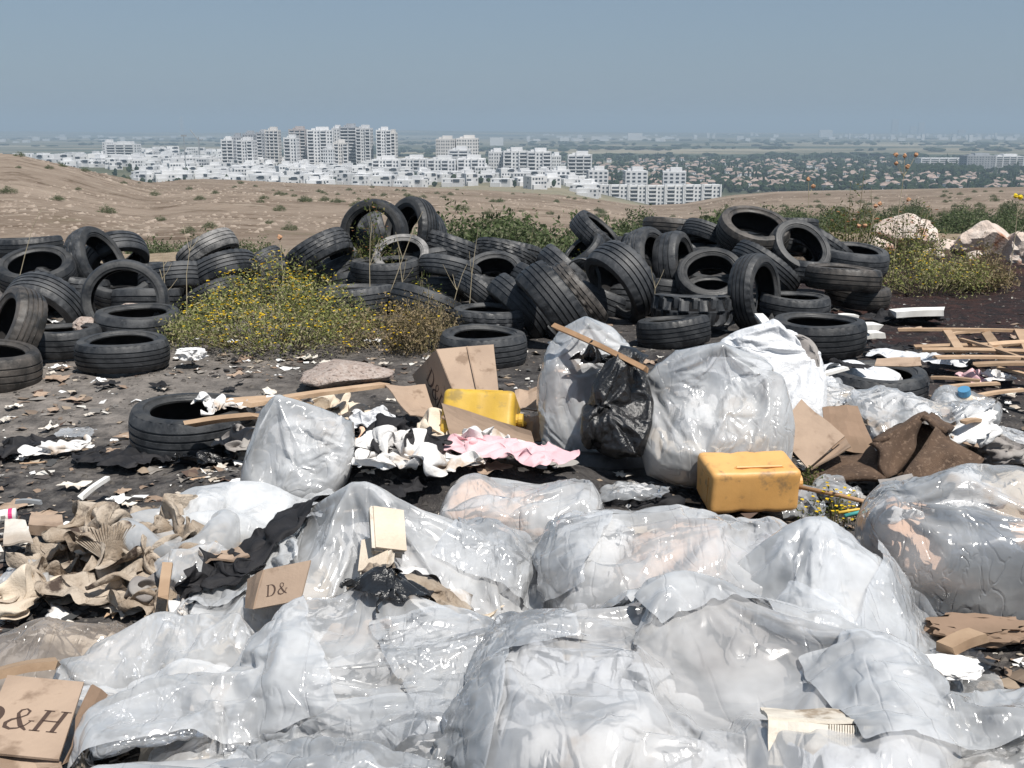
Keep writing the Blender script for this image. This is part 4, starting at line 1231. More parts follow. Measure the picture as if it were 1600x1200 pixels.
# the big bag across the front
bag((.44, 2.28, .28), 1.38, 1.16, .30, -.06, .10, 'film_grey', 'largest milky bag stretched across the front with a grey shaded fold', auto_stuff(10, ['white_cloth', 'sacking', 'grey_cloth', 'white_cloth'], .19, .62, -.5, .12) + [(-.5, .3, -.1, .15, 'beige_cloth'), (.1, .45, .0, .16, 'grey_cloth'), (.55, -.2, -.1, .14, 'cream_cloth')], n=84, seed=2, press=.35, bend=.12)
bag((.55, 3.28, .31), 1.14, .80, .31, .03, .05, 'film', 'long milky bag of peach and grey clothes behind the largest one', [(-.5, 0, -.2, .15, 'white_cloth'), (-.1, -.25, -.1, .16, 'peach'), (.15, .1, -.3, .15, 'grey_cloth'), (.5, .05, -.2, .14, 'lilac'), (.65, -.1, -.4, .12, 'white_cloth'), (-.3, .2, -.3, .15, 'cream_cloth'), (-.05, -.5, -.5, .1, 'grey_cloth')], n=72, seed=5, press=.7, bend=.12)
bag((.97, 2.93, .28), .76, .78, .16, .35, R(27), 'film_dense', 'frosted bag with a narrow neck between two clothes bags', auto_stuff(4, ['white_cloth', 'sacking'], .12, .35, -.4, .1), n=50, seed=7, press=.8, bend=.3)
bag((1.50, 3.42, .29), .92, .78, .27, -.1, .08, 'film_clear', 'clear bag full of peach and brown clothes at the picture edge', [(-.4, -.35, 0, .15, 'peach'), (.0, -.4, .1, .16, 'denim'), (.35, -.3, .1, .15, 'peach'), (-.1, .2, .2, .17, 'white_cloth'), (.4, .2, .25, .18, 'cream_cloth'), (-.45, .1, .0, .15, 'white_cloth'), (.1, -.5, -.4, .13, 'card')], n=62, seed=9, press=.6)
bag((1.04, 2.04, .23), 1.15, .66, .23, .12, .10, 'film_dirty', 'soiled clear bag in the lower corner beside the white carton', auto_stuff(6, ['white_cloth', 'grey_cloth', 'white_cloth'], .13, .55, -.5, .1), n=58, seed=11, press=.5)
bag((.47, 1.93, .33), .30, .24, .06, .3, .1, 'film_clear', 'small crumpled clear bag in front of the white carton', (), n=30, seed=12, floor=.27, shrink=-.1)
sheet((-.30, 2.55, 0), 1.10, 1.02, 'film', 'crumpled milky bag with deep creases in the lower middle', auto_stuff(9, ['white_cloth', 'cream_cloth', 'sacking', 'white_cloth'], .15, .6, .05, .20), n=84, seed=14, drop=.30, rumple=.05, squash=.86, pins=((-.62, .30, .03, (0, 0, .05)), (-.15, .55, .03, (0, 0, .03)), (.35, .45, .03, (0, 0, .05)), (.1, -.1, .03, (0, 0, -.01)), (.7, .1, .03, (0, 0, -.06)), (-.55, -.3, .03, (0, 0, .0))), bend=.12, name='plastic_bag', cat='plastic bag')
bag((-.60, 1.96, .21), 1.22, .66, .22, -.05, .05, 'film_dense', 'smooth milky bag along the bottom edge of the picture', auto_stuff(6, ['white_cloth', 'sacking'], .13, .6, -.5, .1), n=60, seed=16, press=.5, bend=.15)
sheet((-.98, 2.74, 0), 1.0, .84, 'film', 'flat folded bag spread below the soiled cloth heap', auto_stuff(7, ['white_cloth', 'cream_cloth', 'cream_cloth'], .12, .6, .03, .10), n=70, seed=18, drop=.20, rumple=.05, squash=.86, pins=((-.1, .5, .03, (0, 0, .04)), (.5, .3, .03, (0, 0, .05)), (.2, -.3, .03, (0, 0, .0)), (-.6, .1, .03, (0, 0, -.04))), bend=.12, name='plastic_bag', cat='plastic bag')
ap = D(556, 752, 3.32)
sheet((-.40, 3.26, 0), 1.60, 1.05, 'film', 'peaked film like a tent over old books and black rags', [(-.13, .18, .18, .24, 'white_cloth'), (.12, .15, .15, .21, 'white_cloth'), (.36, .12, .12, .19, 'grey_cloth'), (.60, .08, .08, .16, 'white_cloth'), (-.42, .0, .10, .18, 'cream_cloth'), (-.68, -.2, .05, .14, 'white_cloth'), (-.1, -.3, .08, .16, 'sacking'), (.3, -.35, .06, .15, 'cream_cloth')], n=88, seed=20, drop=.40, pins=((-.12, .14, .05, (0, 0, ap.z - .37)),), yaw=.0, squash=.88, bend=.15)
sheet((.02, 2.92, 0), .62, .50, 'film', 'crinkled clear film joining the peaked film to the long milky bag', auto_stuff(5, ['white_cloth', 'cream_cloth', 'grey_cloth'], .11, .6, .03, .1), n=50, seed=61, drop=.22, rumple=.05, squash=.8, shrink=-.05)
sheet((-.86, 3.15, 0), .55, .40, 'film', 'film flap sloping from the peak down to the soiled cloth', auto_stuff(4, ['white_cloth', 'grey_cloth'], .11, .5, .03, .1), n=46, seed=63, drop=.22, rumple=.05, squash=.85)
sheet((-.70, 4.0, 0), .60, .42, 'film', 'crinkled film skirt spread under the plump upright bag', auto_stuff(5, ['white_cloth', 'foam'], .11, .6, .03, .1), n=46, seed=65, drop=.22, rumple=.06, squash=.8, shrink=-.05)
sheet((-.62, 2.42, 0), .70, .40, 'film', 'white film bunched between the flat folded bag and the bottom bag', auto_stuff(5, ['white_cloth', 'cream_cloth'], .12, .6, .03, .1), n=46, seed=67, drop=.24, rumple=.06, squash=.8, shrink=-.04)
sheet((.62, 2.80, 0), .80, .40, 'film', 'grey film squeezed between the long milky bag and the largest one', auto_stuff(5, ['white_cloth', 'sacking', 'grey_cloth'], .13, .6, .05, .12), n=46, seed=69, drop=.28, rumple=.06, squash=.85)
bag((.04, 3.88, .19), .80, .58, .19, -.1, .05, 'film', 'greyish rounded bag with pinkish clothes behind the peaked film', [(-.5, 0, .1, .12, 'peach'), (-.1, .1, 0, .14, 'peach'), (.3, .1, .1, .15, 'grey_cloth'), (.2, -.3, -.2, .13, 'grey_cloth'), (.0, -.5, -.2, .1, 'peach')], n=54, seed=22, press=.7)
bag((-.84, 4.28, .32), .54, .50, .19, -.1, R(52), 'film', 'plump upright frosted bag with a pointed top on the left of the heap', auto_stuff(4, ['white_cloth', 'sacking'], .11, .4, -.4, .2), n=46, seed=24, floor=.1, press=.9, bend=.12, pins=((-.45, .85, .10, (-.02, .03, .01)),))
bag((-.98, 3.84, .19), .84, .54, .18, .1, .05, 'film_white', 'white crinkled bag of foam scraps below the plump upright bag', auto_stuff(5, ['foam', 'white_cloth'], .13, .55, -.4, .2), n=58, seed=26, shrink=-.1)
bag((-1.17, 3.60, .25), .56, .38, .12, -.25, .12, 'film_dense', 'grey frosted film sleeve arching over the soiled cloth', (), n=40, seed=28, floor=.12, press=1.2, bend=.6)
sheet((-1.52, 3.5, 0), .75, .62, 'film', 'loose film spread beside the soiled cloth at the far left', auto_stuff(4, ['white_cloth', 'grey_cloth'], .08, .6, .02, .05), n=52, seed=30, drop=.14, rumple=.06, squash=.8)
b16, _ = bag((.36, 5.0, .36), .64, .92, .21, .08, R(68), 'film', 'tall upright bag of white clothes standing behind the black liner', [(-.25, -.55, -.1, .20, 'white_cloth'), (.25, -.55, 0, .20, 'cream_cloth'), (0, -.15, 0, .20, 'white_cloth'), (-.25, .1, 0, .17, 'peach'), (.2, .15, 0, .17, 'white_cloth'), (0, .5, 0, .14, 'white_cloth')], n=56, seed=32, press=.6, bend=.1, taper=.5, pins=((-.1, .93, .12, (0, .02, 0)),))
bag((.44, 4.68, .43), .46, .64, .09, .1, R(66), 'black_film', 'shiny black bin liner slumped against the tall bag of white clothes', [(0, -.4, 0, .08, 'black_cloth'), (0, .1, 0, .07, 'black_cloth')], n=34, seed=34, floor=.10, name='bin_liner', cat='bin liner', pins=((0, .85, .3, (0, 0, 0)),), shrink=-.08, taper=.45, roll=-.28)
bag((.90, 4.68, .34), .86, .80, .23, -.06, R(60), 'film', 'rounded clear bag of cream clothes leaning beside the black liner', [(-.3, -.45, 0, .19, 'cream_cloth'), (.25, -.45, .1, .20, 'cream_cloth'), (-.1, -.1, 0, .19, 'white_cloth'), (.35, 0, 0, .17, 'grey_cloth'), (-.3, .2, -.1, .15, 'white_cloth'), (.1, .4, -.1, .15, 'sacking')], n=66, seed=36, press=.7, bend=.1, taper=.5, pins=((.1, .92, .1, (0, .03, 0)),))
tp = D(1180, 510, 5.5)
bag((1.30, 5.42, .32), .74, .80, .20, -.1, R(58), 'sacking', 'bright white woven sack peaked behind the clear clothes bag', auto_stuff(6, ['white_cloth', 'grey_cloth'], .20, .4, -.3, .2), n=54, seed=38, shrink=-.05, bend=.2, taper=.6, pins=((.15, .9, .14, (0, .03, 0)), (-.3, .85, .08, (0, 0, 0))), name='woven_sack', cat='sack')
sheet((2.06, 6.45, 0), .72, .55, 'sacking', 'grey white sack heaped behind the half covered tyre', [(-.2, 0, .1, .16, 'white_cloth'), (.25, .1, .08, .14, 'black_cloth')], n=44, seed=40, drop=.26, squash=.85, bend=.5, name='woven_sack', cat='sack')
sheet((1.66, 5.62, 0), .80, .60, 'film_clear', 'crumpled clear film over rubbish beside the white sack', auto_stuff(6, ['white_cloth', 'cream_cloth', 'foam'], .17, .6, .05, .16), n=56, seed=42, drop=.34, rumple=.07, squash=.75, shrink=-.05)
sheet((2.02, 5.28, 0), .80, .55, 'film_clear', 'shiny clear film draped before the half covered tyre', auto_stuff(6, ['white_cloth', 'cream_cloth', 'foam'], .18, .6, .06, .2), n=56, seed=44, drop=.38, rumple=.07, squash=.78, shrink=-.05)
bb, _ = bag((2.46, 5.78, .14), .46, .38, .13, -.3, .1, 'film_clear', 'clear bag holding a bottle with a blue cap', [(-.2, -.1, 0, .07, 'white_cloth'), (.3, 0, -.2, .07, 'cream_cloth')], n=40, seed=46, press=.3)
sheet((2.52, 5.2, 0), .62, .5, 'film_clear', 'clear film blown against the debris at the picture edge', auto_stuff(3, ['white_cloth', 'grey_cloth'], .1, .5, .04, .09), n=46, seed=48, drop=.22, rumple=.07, squash=.8)
bag((-1.33, 2.95, .10), .62, .42, .10, .2, .05, 'film_brown', 'brownish dusty bag crushed flat under the soiled cloth', auto_stuff(3, ['cream_cloth', 'grey_cloth'], .08, .5, -.5, 0), n=48, seed=50, shrink=-.05)
sheet((-2.32, 5.62, 0), .34, .26, 'film_clear', 'scrap of clear film lying alone on the dark track', (), n=34, seed=52, drop=.05, rumple=.06, squash=.65)
bag((-.86, 2.36, .26), .34, .26, .07, .4, .1, 'film_clear', 'small shiny clear bag lying on the printed carton corner', (), n=34, seed=54, floor=.18, shrink=-.1)
sheet((.46, 4.28, 0), .62, .34, 'film_clear', 'crushed clear film over black scraps below the cream clothes bag', [(-.25, 0, .06, .13, 'black_cloth'), (.3, 0, .06, .13, 'black_cloth'), (0, .3, .06, .12, 'white_cloth')], n=44, seed=56, drop=.22, rumple=.06, squash=.75)
sheet((1.12, 4.35, 0), .34, .3, 'film_clear', 'wrinkled clear film hanging behind the orange canister', [(0, .1, .08, .09, 'grey_cloth')], n=36, seed=58, drop=.2, rumple=.06, squash=.8)
sheet((1.42, 4.5, 0), .3, .45, 'film_clear', 'thin clear film beside the leaning cardboard', [(0, 0, .06, .08, 'grey_cloth')], n=34, seed=59, drop=.16, rumple=.06, squash=.8)

# cloth and rags
rag(225, 835, 3.45, .75, .55, 'beige_cloth', 'big crumpled soiled beige cloth on top of the far left heap', squash=.52, rumple=.16, n=46, floor=.16)
rag(285, 872, 3.30, .62, .5, 'beige_cloth', 'torn brown stained cloth hanging over the heap of soiled cloth', squash=.5, rumple=.15, n=42, floor=.10)
rag(95, 890, 3.25, .60, .42, 'beige_cloth', 'pale crumpled cloth at the foot of the soiled heap', squash=.55, rumple=.13, n=40, floor=.06)
rag(205, 925, 3.05, .62, .34, 'beige_cloth', 'long twisted beige cloth lying along the soiled heap', squash=.55, rumple=.12, n=40, floor=.05)
rag(270, 915, 3.1, .36, .3, 'grey_cloth', 'dirty grey brown cloth scraps under the beige cloth', squash=.55, rumple=.1, floor=.02)
rag(40, 930, 3.1, .4, .3, 'cream_cloth', 'cream cloth at the edge beside the soiled heap', squash=.55, rumple=.1, floor=.03)
rag(632, 692, 4.55, .42, .34, 'black_cloth', 'black shirt crumpled on white rags below the printed box', squash=.58, rumple=.12, floor=.18)
rag(632, 752, 4.05, .30, .20, 'black_cloth', 'small black pouch of cloth behind the greyish bag', squash=.6, rumple=.07, floor=.20)
rag(330, 700, 4.9, .60, .38, 'black_film', 'torn black liner in front of the tyre with the broken board', squash=.62, rumple=.14, n=40, floor=.03, bend=.1)
rag(228, 708, 5.1, .50, .22, 'black_cloth', 'flat black rag on the track before the tyre', squash=.7, rumple=.05, floor=.0)
rag(160, 712, 5.1, .34, .18, 'black_cloth', 'small black rag between white scraps on the track', squash=.7, rumple=.05, floor=.0)
rag(28, 697, 5.3, .42, .24, 'black_cloth', 'black rag heap at the picture edge on the track', squash=.6, rumple=.08, floor=.0)
rag(85, 700, 5.2, .42, .22, 'white_cloth', 'white and brown cloth scrap beside the black rag heap', squash=.62, rumple=.08, floor=.0)
rag(605, 725, 4.3, .55, .38, 'white_cloth', 'white shirt rumpled under the black one', squash=.56, rumple=.14, n=40, floor=.12)
rag(678, 735, 4.2, .46, .34, 'white_cloth', 'white rag beside the small black pouch', squash=.56, rumple=.12, floor=.10)
rag(702, 680, 4.75, .30, .26, 'cream_cloth', 'white cloth standing against the cardboard flap', squash=.5, rumple=.14, floor=.18)
rag(758, 705, 4.45, .44, .28, 'white_cloth', 'white rag with brown spots next to the pink cloth', squash=.55, rumple=.12, floor=.12)
rag(790, 702, 4.50, .55, .26, 'pink', 'pink cloth trailing from the yellow can to the grey bag', yaw=-.55, squash=.72, rumple=.08, n=42, floor=.27)
rag(856, 712, 4.55, .32, .22, 'grey_cloth', 'brown grey rag beside the tall white clothes bag', squash=.6, rumple=.09, floor=.06)
rag(515, 645, 5.0, .55, .34, 'cream_cloth', 'dirty white cloth heaped under the long board', squash=.58, rumple=.12, floor=.02)
rag(575, 655, 4.9, .42, .28, 'sacking', 'rolled white cloth beside the box flap', squash=.58, rumple=.11, floor=.05)
rag(590, 690, 4.6, .36, .26, 'peach', 'pinkish brown cloth beside the black shirt', squash=.56, rumple=.1, floor=.12)
rag(440, 640, 4.85, .36, .26, 'white_cloth', 'white cloth behind the plump upright bag', squash=.56, rumple=.12, floor=.18)
rag(385, 690, 4.65, .36, .3, 'grey_cloth', 'striped grey and white clothes beside the plump upright bag', squash=.55, rumple=.12, floor=.10)
rag(340, 632, 5.25, .36, .22, 'white_cloth', 'white torn wrapping draped over the tyre rim', squash=.6, rumple=.12, floor=.22)
rag(1235, 610, 5.3, .46, .36, 'cream_cloth', 'cream cloth tucked below the white woven sack', squash=.6, rumple=.1, floor=.1)
rag(1195, 640, 5.1, .4, .3, 'white_cloth', 'white cloth between the woven sack and the cardboard', squash=.58, rumple=.1, floor=.1)
rag(1435, 558, 6.7, .70, .22, 'sacking', 'narrow white cloth running down behind the half covered tyre', yaw=-.6, squash=.75, rumple=.06, n=40, floor=.06)
rag(1398, 543, 6.95, .4, .2, 'black_cloth', 'black cloth edge behind the grey white sack', yaw=-.5, squash=.7, rumple=.06, floor=.03)
rag(1415, 497, 8.6, .70, .38, 'black_cloth', 'black rags beside the white boards on burnt ground', squash=.65, rumple=.09, floor=.0)
rag(1505, 555, 6.85, .34, .30, 'black_film', 'black bag caught upright on the broken pallet', squash=.5, rumple=.16, floor=.05)
rag(1520, 590, 6.2, .34, .2, 'pink', 'pinkish rag in the litter beside the pallet', squash=.55, rumple=.09, floor=.0)
rag(1560, 590, 6.3, .3, .2, 'white_cloth', 'white tissue in the litter beside the pallet', squash=.55, rumple=.09, floor=.0)
rag(1328, 570, 6.0, .3, .16, 'black_cloth', 'black scrap lying over the half covered tyre', squash=.62, rumple=.08, floor=.2)
rag(700, 1010, 2.45, .5, .4, 'cream_cloth', 'cream cloth bulging between the creased bag and the largest one', squash=.6, rumple=.1, floor=.15)
rag(905, 960, 2.85, .6, .24, 'sacking', 'white wrapping squeezed behind the largest bag', squash=.65, rumple=.08, floor=.12)
rag(300, 985, 2.75, .5, .3, 'white_cloth', 'white cloth squeezed beside the flat folded bag', squash=.6, rumple=.1, floor=.05)
rag(450, 755, 4.0, .6, .4, 'foam', 'white crinkled wrapping below the plump upright bag', squash=.55, rumple=.12, floor=.1)
rag(1575, 960, 2.75, .42, .3, 'grey_cloth', 'reddish brown grey rag under the clear clothes bag', squash=.6, rumple=.08, floor=.0)
rag(55, 1010, 2.75, .40, .18, 'black_cloth', 'dark striped cloth end above the short board', squash=.65, rumple=.06, floor=.02)
rag(950, 560, 4.86, .36, .16, 'black_film', 'twisted black neck of the liner over the tall bag', yaw=.15, squash=.62, rumple=.12, floor=.56)

# ------------------------------------------------------------------ settle the cloth, then keep the settled shapes
bpy.context.view_layer.update()
for f in range(1, 31): sc.frame_set(f)
dg = bpy.context.evaluated_depsgraph_get()
baked = []
for o, root, cl, hole in SIM:
    baked.append(bpy.data.meshes.new_from_object(o.evaluated_get(dg)))
for (o, root, cl, hole), me in zip(SIM, baked):
    o.modifiers.clear(); o.shape_key_clear(); o.vertex_groups.clear()
    me.name = o.name.split('.')[0]
    if hole:
        fn, rest = hole
        xs_ = [v[0] for v in rest]; ys_ = [v[1] for v in rest]; lx = max(xs_) * 2; ly = max(ys_) * 2
        bm = bmesh.new(); bm.from_mesh(me); bm.verts.ensure_lookup_table()
        dl = [f for f in bm.faces if fn(sum(rest[v.index][0] for v in f.verts) / len(f.verts) / lx * 2, sum(rest[v.index][1] for v in f.verts) / len(f.verts) / ly * 2)]
        bmesh.ops.delete(bm, geom=dl, context='FACES'); bm.to_mesh(me); bm.free()
    o.data = me
    me.polygons.foreach_set('use_smooth', [True] * len(me.polygons))
    sm = o.modifiers.new('smooth_film', 'SUBSURF'); sm.levels = 0; sm.render_levels = 1
    for c in list(root.children):
        if c is not o:
            c.modifiers.clear()
    bpy.data.collections.remove(cl)
# loose film blown over the settled bags: a second drop on top of the finished shapes
SIM.clear()
near = []
for o in list(COL.objects):
    if o.type == 'MESH' and o.parent and o.data.name.split('.')[0] in ('film', 'cloth') and len(o.data.vertices) > 1500:
        w = o.parent.location
        if w.y < 4.1 and o.modifiers: near.append(o)
for o in near:
    o.modifiers.new('c', 'COLLISION'); o.collision.thickness_outer = .006; o.collision.use_culling = False
def over(px, py, y, lx, ly, film, label, drop, seed, yaw=0.0, n=50, pts=()):
    c = D(px, py, y)
    loc = [o for o in near if (o.parent.location.xy - c.xy).length < .5 * max(lx, ly) + .62]
    return sheet((c.x, c.y, 0), lx, ly, film, label, n=n, yaw=yaw, drop=drop, seed=seed, rumple=.05, squash=.84, extra=loc, bend=.10, shrink=-.02, pins=pts, mass=.1)
over(1160, 940, 2.72, .95, .50, 'film', 'loose milky film lying over the backs of the largest and long bags', .62, 71, .38)
over(760, 1000, 2.52, .62, .62, 'film_clear', 'loose clear film bridging the creased bag and the largest one', .60, 72, .4)
over(300, 1040, 2.50, .95, .62, 'film', 'loose milky film flowing from the creased bag to the printed carton', .42, 73, .25, 56)
over(810, 880, 3.28, .80, .52, 'film_clear', 'loose clear film between the peaked film and the long bag', .55, 74, -.2)
over(395, 880, 3.32, .70, .50, 'film', 'loose milky film sliding off the left flank of the peaked film', .50, 75, .5)
over(1440, 900, 2.95, .70, .60, 'film_clear', 'loose clear film thrown over the frosted bag towards the picture edge', .66, 76, -.3)
over(1500, 1110, 2.20, .85, .55, 'film', 'loose milky film filling the lower corner over the soiled bag', .52, 77, .15)
over(600, 1120, 2.18, .90, .50, 'film_clear', 'loose clear film lying along the front of the creased bag', .52, 78, -.1)
def settle(last):
    bpy.context.view_layer.update()
    sc.frame_set(1)
    for f in range(2, last): sc.frame_set(f)
    dg = bpy.context.evaluated_depsgraph_get()
    baked = [bpy.data.meshes.new_from_object(o.evaluated_get(dg)) for o, root, cl, hole in SIM]
    for (o, root, cl, hole), me in zip(SIM, baked):
        o.modifiers.clear(); o.shape_key_clear(); o.vertex_groups.clear(); me.name = o.name.split('.')[0]
        o.data = me
        me.polygons.foreach_set('use_smooth', [True] * len(me.polygons))
        sm = o.modifiers.new('smooth_film', 'SUBSURF'); sm.levels = 0; sm.render_levels = 1
        bpy.data.collections.remove(cl)
        near.append(o)
    SIM.clear()
settle(29)
for o in near:                              # the loose film now carries the rags that lie on it
    if not any(m.type == 'COLLISION' for m in o.modifiers):
        o.modifiers.new('c', 'COLLISION'); o.collision.thickness_outer = .006; o.collision.use_culling = False
def drop_rag(px, py, z, lx, ly, mt, label, yaw, squash=.58, rumple=.09, n=36):
    c = G(px, py, z); loc = [o for o in near if (o.parent.location.xy - c.xy).length < 1.1]
    sheet((c.x, c.y, 0), lx, ly, mt, label, n=n, yaw=yaw, drop=z + .16, squash=squash, rumple=rumple, bend=.15, mass=.2, ten=30, start=2, friction=40, fold=1.0, extra=loc, seed=px * .01 + yaw, name='rag', cat='rag')
drop_rag(640, 905, .36, .50, .34, 'beige_cloth', 'torn beige cloth lying on the front of the peaked film', .3)
drop_rag(632, 872, .40, .36, .28, 'black_cloth', 'black rag lying on the front of the peaked film below the books', 1.2)
drop_rag(598, 928, .36, .34, .30, 'black_film', 'crumpled black wrapper lying below the black rag on film', 2.2)
drop_rag(455, 812, .34, .85, .26, 'black_cloth', 'long black cloth lying diagonally beside the peaked film', .55, .78, .05, 46)
drop_rag(350, 872, .28, .45, .24, 'black_cloth', 'black cloth end sticking out beside the soiled cloth', .2, .72, .06)
settle(20)
for o in near:
    for m in list(o.modifiers):
        if m.type == 'COLLISION': o.modifiers.remove(m)
for o in floor_cache.values(): bpy.data.objects.remove(o)
sc.frame_set(1)

# ------------------------------------------------------------------ solid rubbish
def ribbon(mb, pts, ws):
    pts = [Vector((a, b, 0)) for a, b in pts]; L = len(pts)
    ws = ws if isinstance(ws, (list, tuple)) else [ws] * L
    n0 = len(mb.V)
    for i, p in enumerate(pts):
        t = (pts[min(i + 1, L - 1)] - pts[max(i - 1, 0)]).normalized(); q = Vector((-t.y, t.x, 0)) * ws[i] / 2
        mb.V += [tuple(p + q), tuple(p - q)]
    for i in range(L - 1):
        mb.F.append((n0 + 2 * i, n0 + 2 * i + 1, n0 + 2 * i + 3, n0 + 2 * i + 2)); mb.M.append(0)
def letter(ch):
    mb = MB()
    if ch == 'D':
        ribbon(mb, [(.16, 0), (.16, 1)], .14); ribbon(mb, [(0, .02), (.4, .02)], .045); ribbon(mb, [(0, .98), (.4, .98)], .045)
        k = 14; ribbon(mb, [(.36 + .40 * math.sin(math.pi * i / k), .5 + .48 * math.cos(math.pi * i / k)) for i in range(k + 1)], [.045 + .13 * math.sin(math.pi * i / k) for i in range(k + 1)])
    elif ch == 'H':
        for x in (.16, .70):
            ribbon(mb, [(x, 0), (x, 1)], .14)
            for y in (.02, .98): ribbon(mb, [(x - .17, y), (x + .17, y)], .045)
        ribbon(mb, [(.16, .5), (.70, .5)], .055)
    else:
        P = [(.82, .42), (.74, .22), (.58, .06), (.36, .0), (.16, .08), (.10, .26), (.20, .42), (.42, .56), (.56, .70), (.56, .88), (.42, .98), (.28, .90), (.26, .74), (.38, .52), (.60, .20), (.86, .0)]
        ribbon(mb, P, [.05, .05, .06, .09, .13, .13, .10, .06, .07, .09, .05, .08, .10, .13, .15, .06])
        ribbon(mb, [(.74, .44), (.92, .44)], .045)
    return mb.me('printed_letter')
LET = {c: letter(c) for c in 'DH&'}
for m_ in LET.values(): m_.materials.append(M['ink'])
def print_text(root, base, text, O, X, Y, h, adv=.95):
    """letters lying on a panel: O origin, X reading direction, Y up, world vectors"""
    X = X.normalized(); Y = (Y - X * Y.dot(X)).normalized(); Nn = X.cross(Y)
    cm = Vector((0, 0, CAMZ))
    if Nn.dot(cm - O) < 0: off = -1
    else: off = 1
    for i, ch in enumerate(text):
        o = new('printed_letter', LET[ch], root)
        mt = Matrix((X, Y, Nn)).transposed().to_4x4() @ Matrix.Diagonal((h, h, h, 1))
        mt.translation = O + X * (i * h * adv) + Nn * .0038 * off - base
        o.matrix_local = mt

def place(name, base, me, mt, root, smooth=False):
    o = new(name, me, root, -base, M[mt] if isinstance(mt, str) else mt, smooth)
    return o

# printed box lying open
b0 = D(700, 650, 5.9); b0.z = 0
root = empty('cardboard_box', b0, 'open brown printed box tipped on its side behind the yellow can', 'cardboard box')
ridge_t, ridge_b = D(682, 546, 5.95), D(724, 650, 5.62)
lt, lb = D(645, 586, 6.25), D(682, 660, 5.80)
rt, rb = D(771, 539, 6.10), D(781, 632, 5.72)
lb = lt + (ridge_b - ridge_t)
sh = Vector((0, .012, 0))
place('side_panel', b0, slab([ridge_b, rb, rt, ridge_t], .006, 'side_panel', .008, 2, 6), 'card', root)
place('printed_panel', b0, slab([lb, ridge_b, ridge_t, lt], .006, 'printed_panel', 0, 3, 6), 'card', root)
place('flap', b0, slab([D(640, 652, 5.7), D(682, 656, 5.78), D(664, 601, 6.02), D(600, 603, 5.95)], .006, 'flap', .02, 5, 6), 'card', root)
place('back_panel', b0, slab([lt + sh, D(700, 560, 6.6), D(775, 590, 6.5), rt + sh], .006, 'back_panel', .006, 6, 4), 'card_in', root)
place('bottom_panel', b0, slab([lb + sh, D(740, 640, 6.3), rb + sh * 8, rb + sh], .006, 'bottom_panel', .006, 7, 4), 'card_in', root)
crease = slab([D(729, 541, 6.015), D(731, 541, 6.015), D(753, 641, 5.655), D(751, 641, 5.655)], .004, 'crease')
place('crease', b0, crease, 'card_in', root)
xd = (ridge_b - ridge_t).normalized(); yd = (ridge_t - lt)
print_text(root, b0, 'D&H', lt.lerp(ridge_t, .38) + xd * .10, xd, yd, .105, .88)

# printed carton in the lower left corner
b0 = D(60, 1130, 2.35); b0.z = 0
root = empty('printed_carton', b0, 'crushed pale carton with large printed letters in the lower corner', 'carton')
A, B, Dd = D(-40, 1175, 2.26), D(92, 1188, 2.24), D(12, 1056, 2.55)
C_ = B + Dd - A
place('side_panel', b0, slab([A, B, C_, Dd], .006, 'side_panel', 0, 4, 2), 'card', root)
place('lower_flap', b0, slab([D(0, 1260, 2.2), D(95, 1215, 2.2), B + Vector((0, .01, -.01)), A + Vector((0, .01, -.01))], .006, 'lower_flap', .03, 5, 6), 'card', root)
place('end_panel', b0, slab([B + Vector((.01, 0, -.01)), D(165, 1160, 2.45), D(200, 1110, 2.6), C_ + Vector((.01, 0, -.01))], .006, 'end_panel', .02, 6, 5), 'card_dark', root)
xv = (C_ - Dd) * .6 + (B - A) * .4; yv = (Dd - A)
print_text(root, b0, 'D&H', A.lerp(Dd, .30) + (B - A) * -.22, B - A, yv, .078, .98)

b0 = D(425, 925, 2.98)
root = empty('printed_flap', b0, 'small printed cardboard corner poking out before the peaked film', 'cardboard')
pa = [D(398, 952, 2.95), D(470, 938, 2.93), D(462, 908, 3.0), D(415, 890, 3.03)]
pa[2] = pa[1] + pa[3] - pa[0]
place('panel', b0, slab(pa, .006, 'panel', 0, 3, 4), 'card', root)
place('folded_panel', b0, slab([D(384, 950, 3.02), pa[0] + Vector((-.004, 0, 0)), pa[3] + Vector((-.004, 0, 0)), D(388, 905, 3.08)], .006, 'folded_panel', .004, 3, 3), 'card_in', root)
print_text(root, b0, 'D&', pa[0].lerp(pa[3], .25) + (pa[1] - pa[0]) * .2, pa[1] - pa[0], pa[3] - pa[0], .036, .95)

def panel_thing(name, corners, mt, label, cat, t=.007, bulge=.012, seed=1, div=6):
    P = [D(*c) for c in corners]
    base = sum(P, Vector()) / 4; base.z = min(p.z for p in P)
    o = new(name, slab([p - base for p in P], t, name, bulge, seed, div), loc=base, mat=M[mt])
    return tag(o, label, cat)
panel_thing('cardboard_flap', [(690, 652, 4.95), (838, 708, 4.75), (822, 690, 4.85), (705, 640, 5.05)], 'card_dark', 'dark folded cardboard strip in front of the yellow can', 'cardboard', seed=2)  # shaded side of the fold put into the darker cardboard colour
panel_thing('cardboard_flap', [(690, 630, 5.0), (706, 690, 4.85), (842, 718, 4.72), (830, 674, 4.8)], 'card_in', 'brown cardboard flap leaning on the yellow can', 'cardboard', seed=3)  # inner shade of the flap put into the colour, darker than the box
panel_thing('cardboard_sheet', [(1262, 732, 4.65), (1212, 676, 4.85), (1252, 625, 5.05), (1320, 682, 4.80)], 'card', 'square brown cardboard leaning against the brown carpet', 'cardboard', seed=4)
panel_thing('cardboard_sheet', [(1268, 736, 4.68), (1330, 700, 4.75), (1322, 686, 4.86), (1264, 728, 4.72)], 'card_in', 'folded lower edge under the square cardboard', 'cardboard', seed=5)
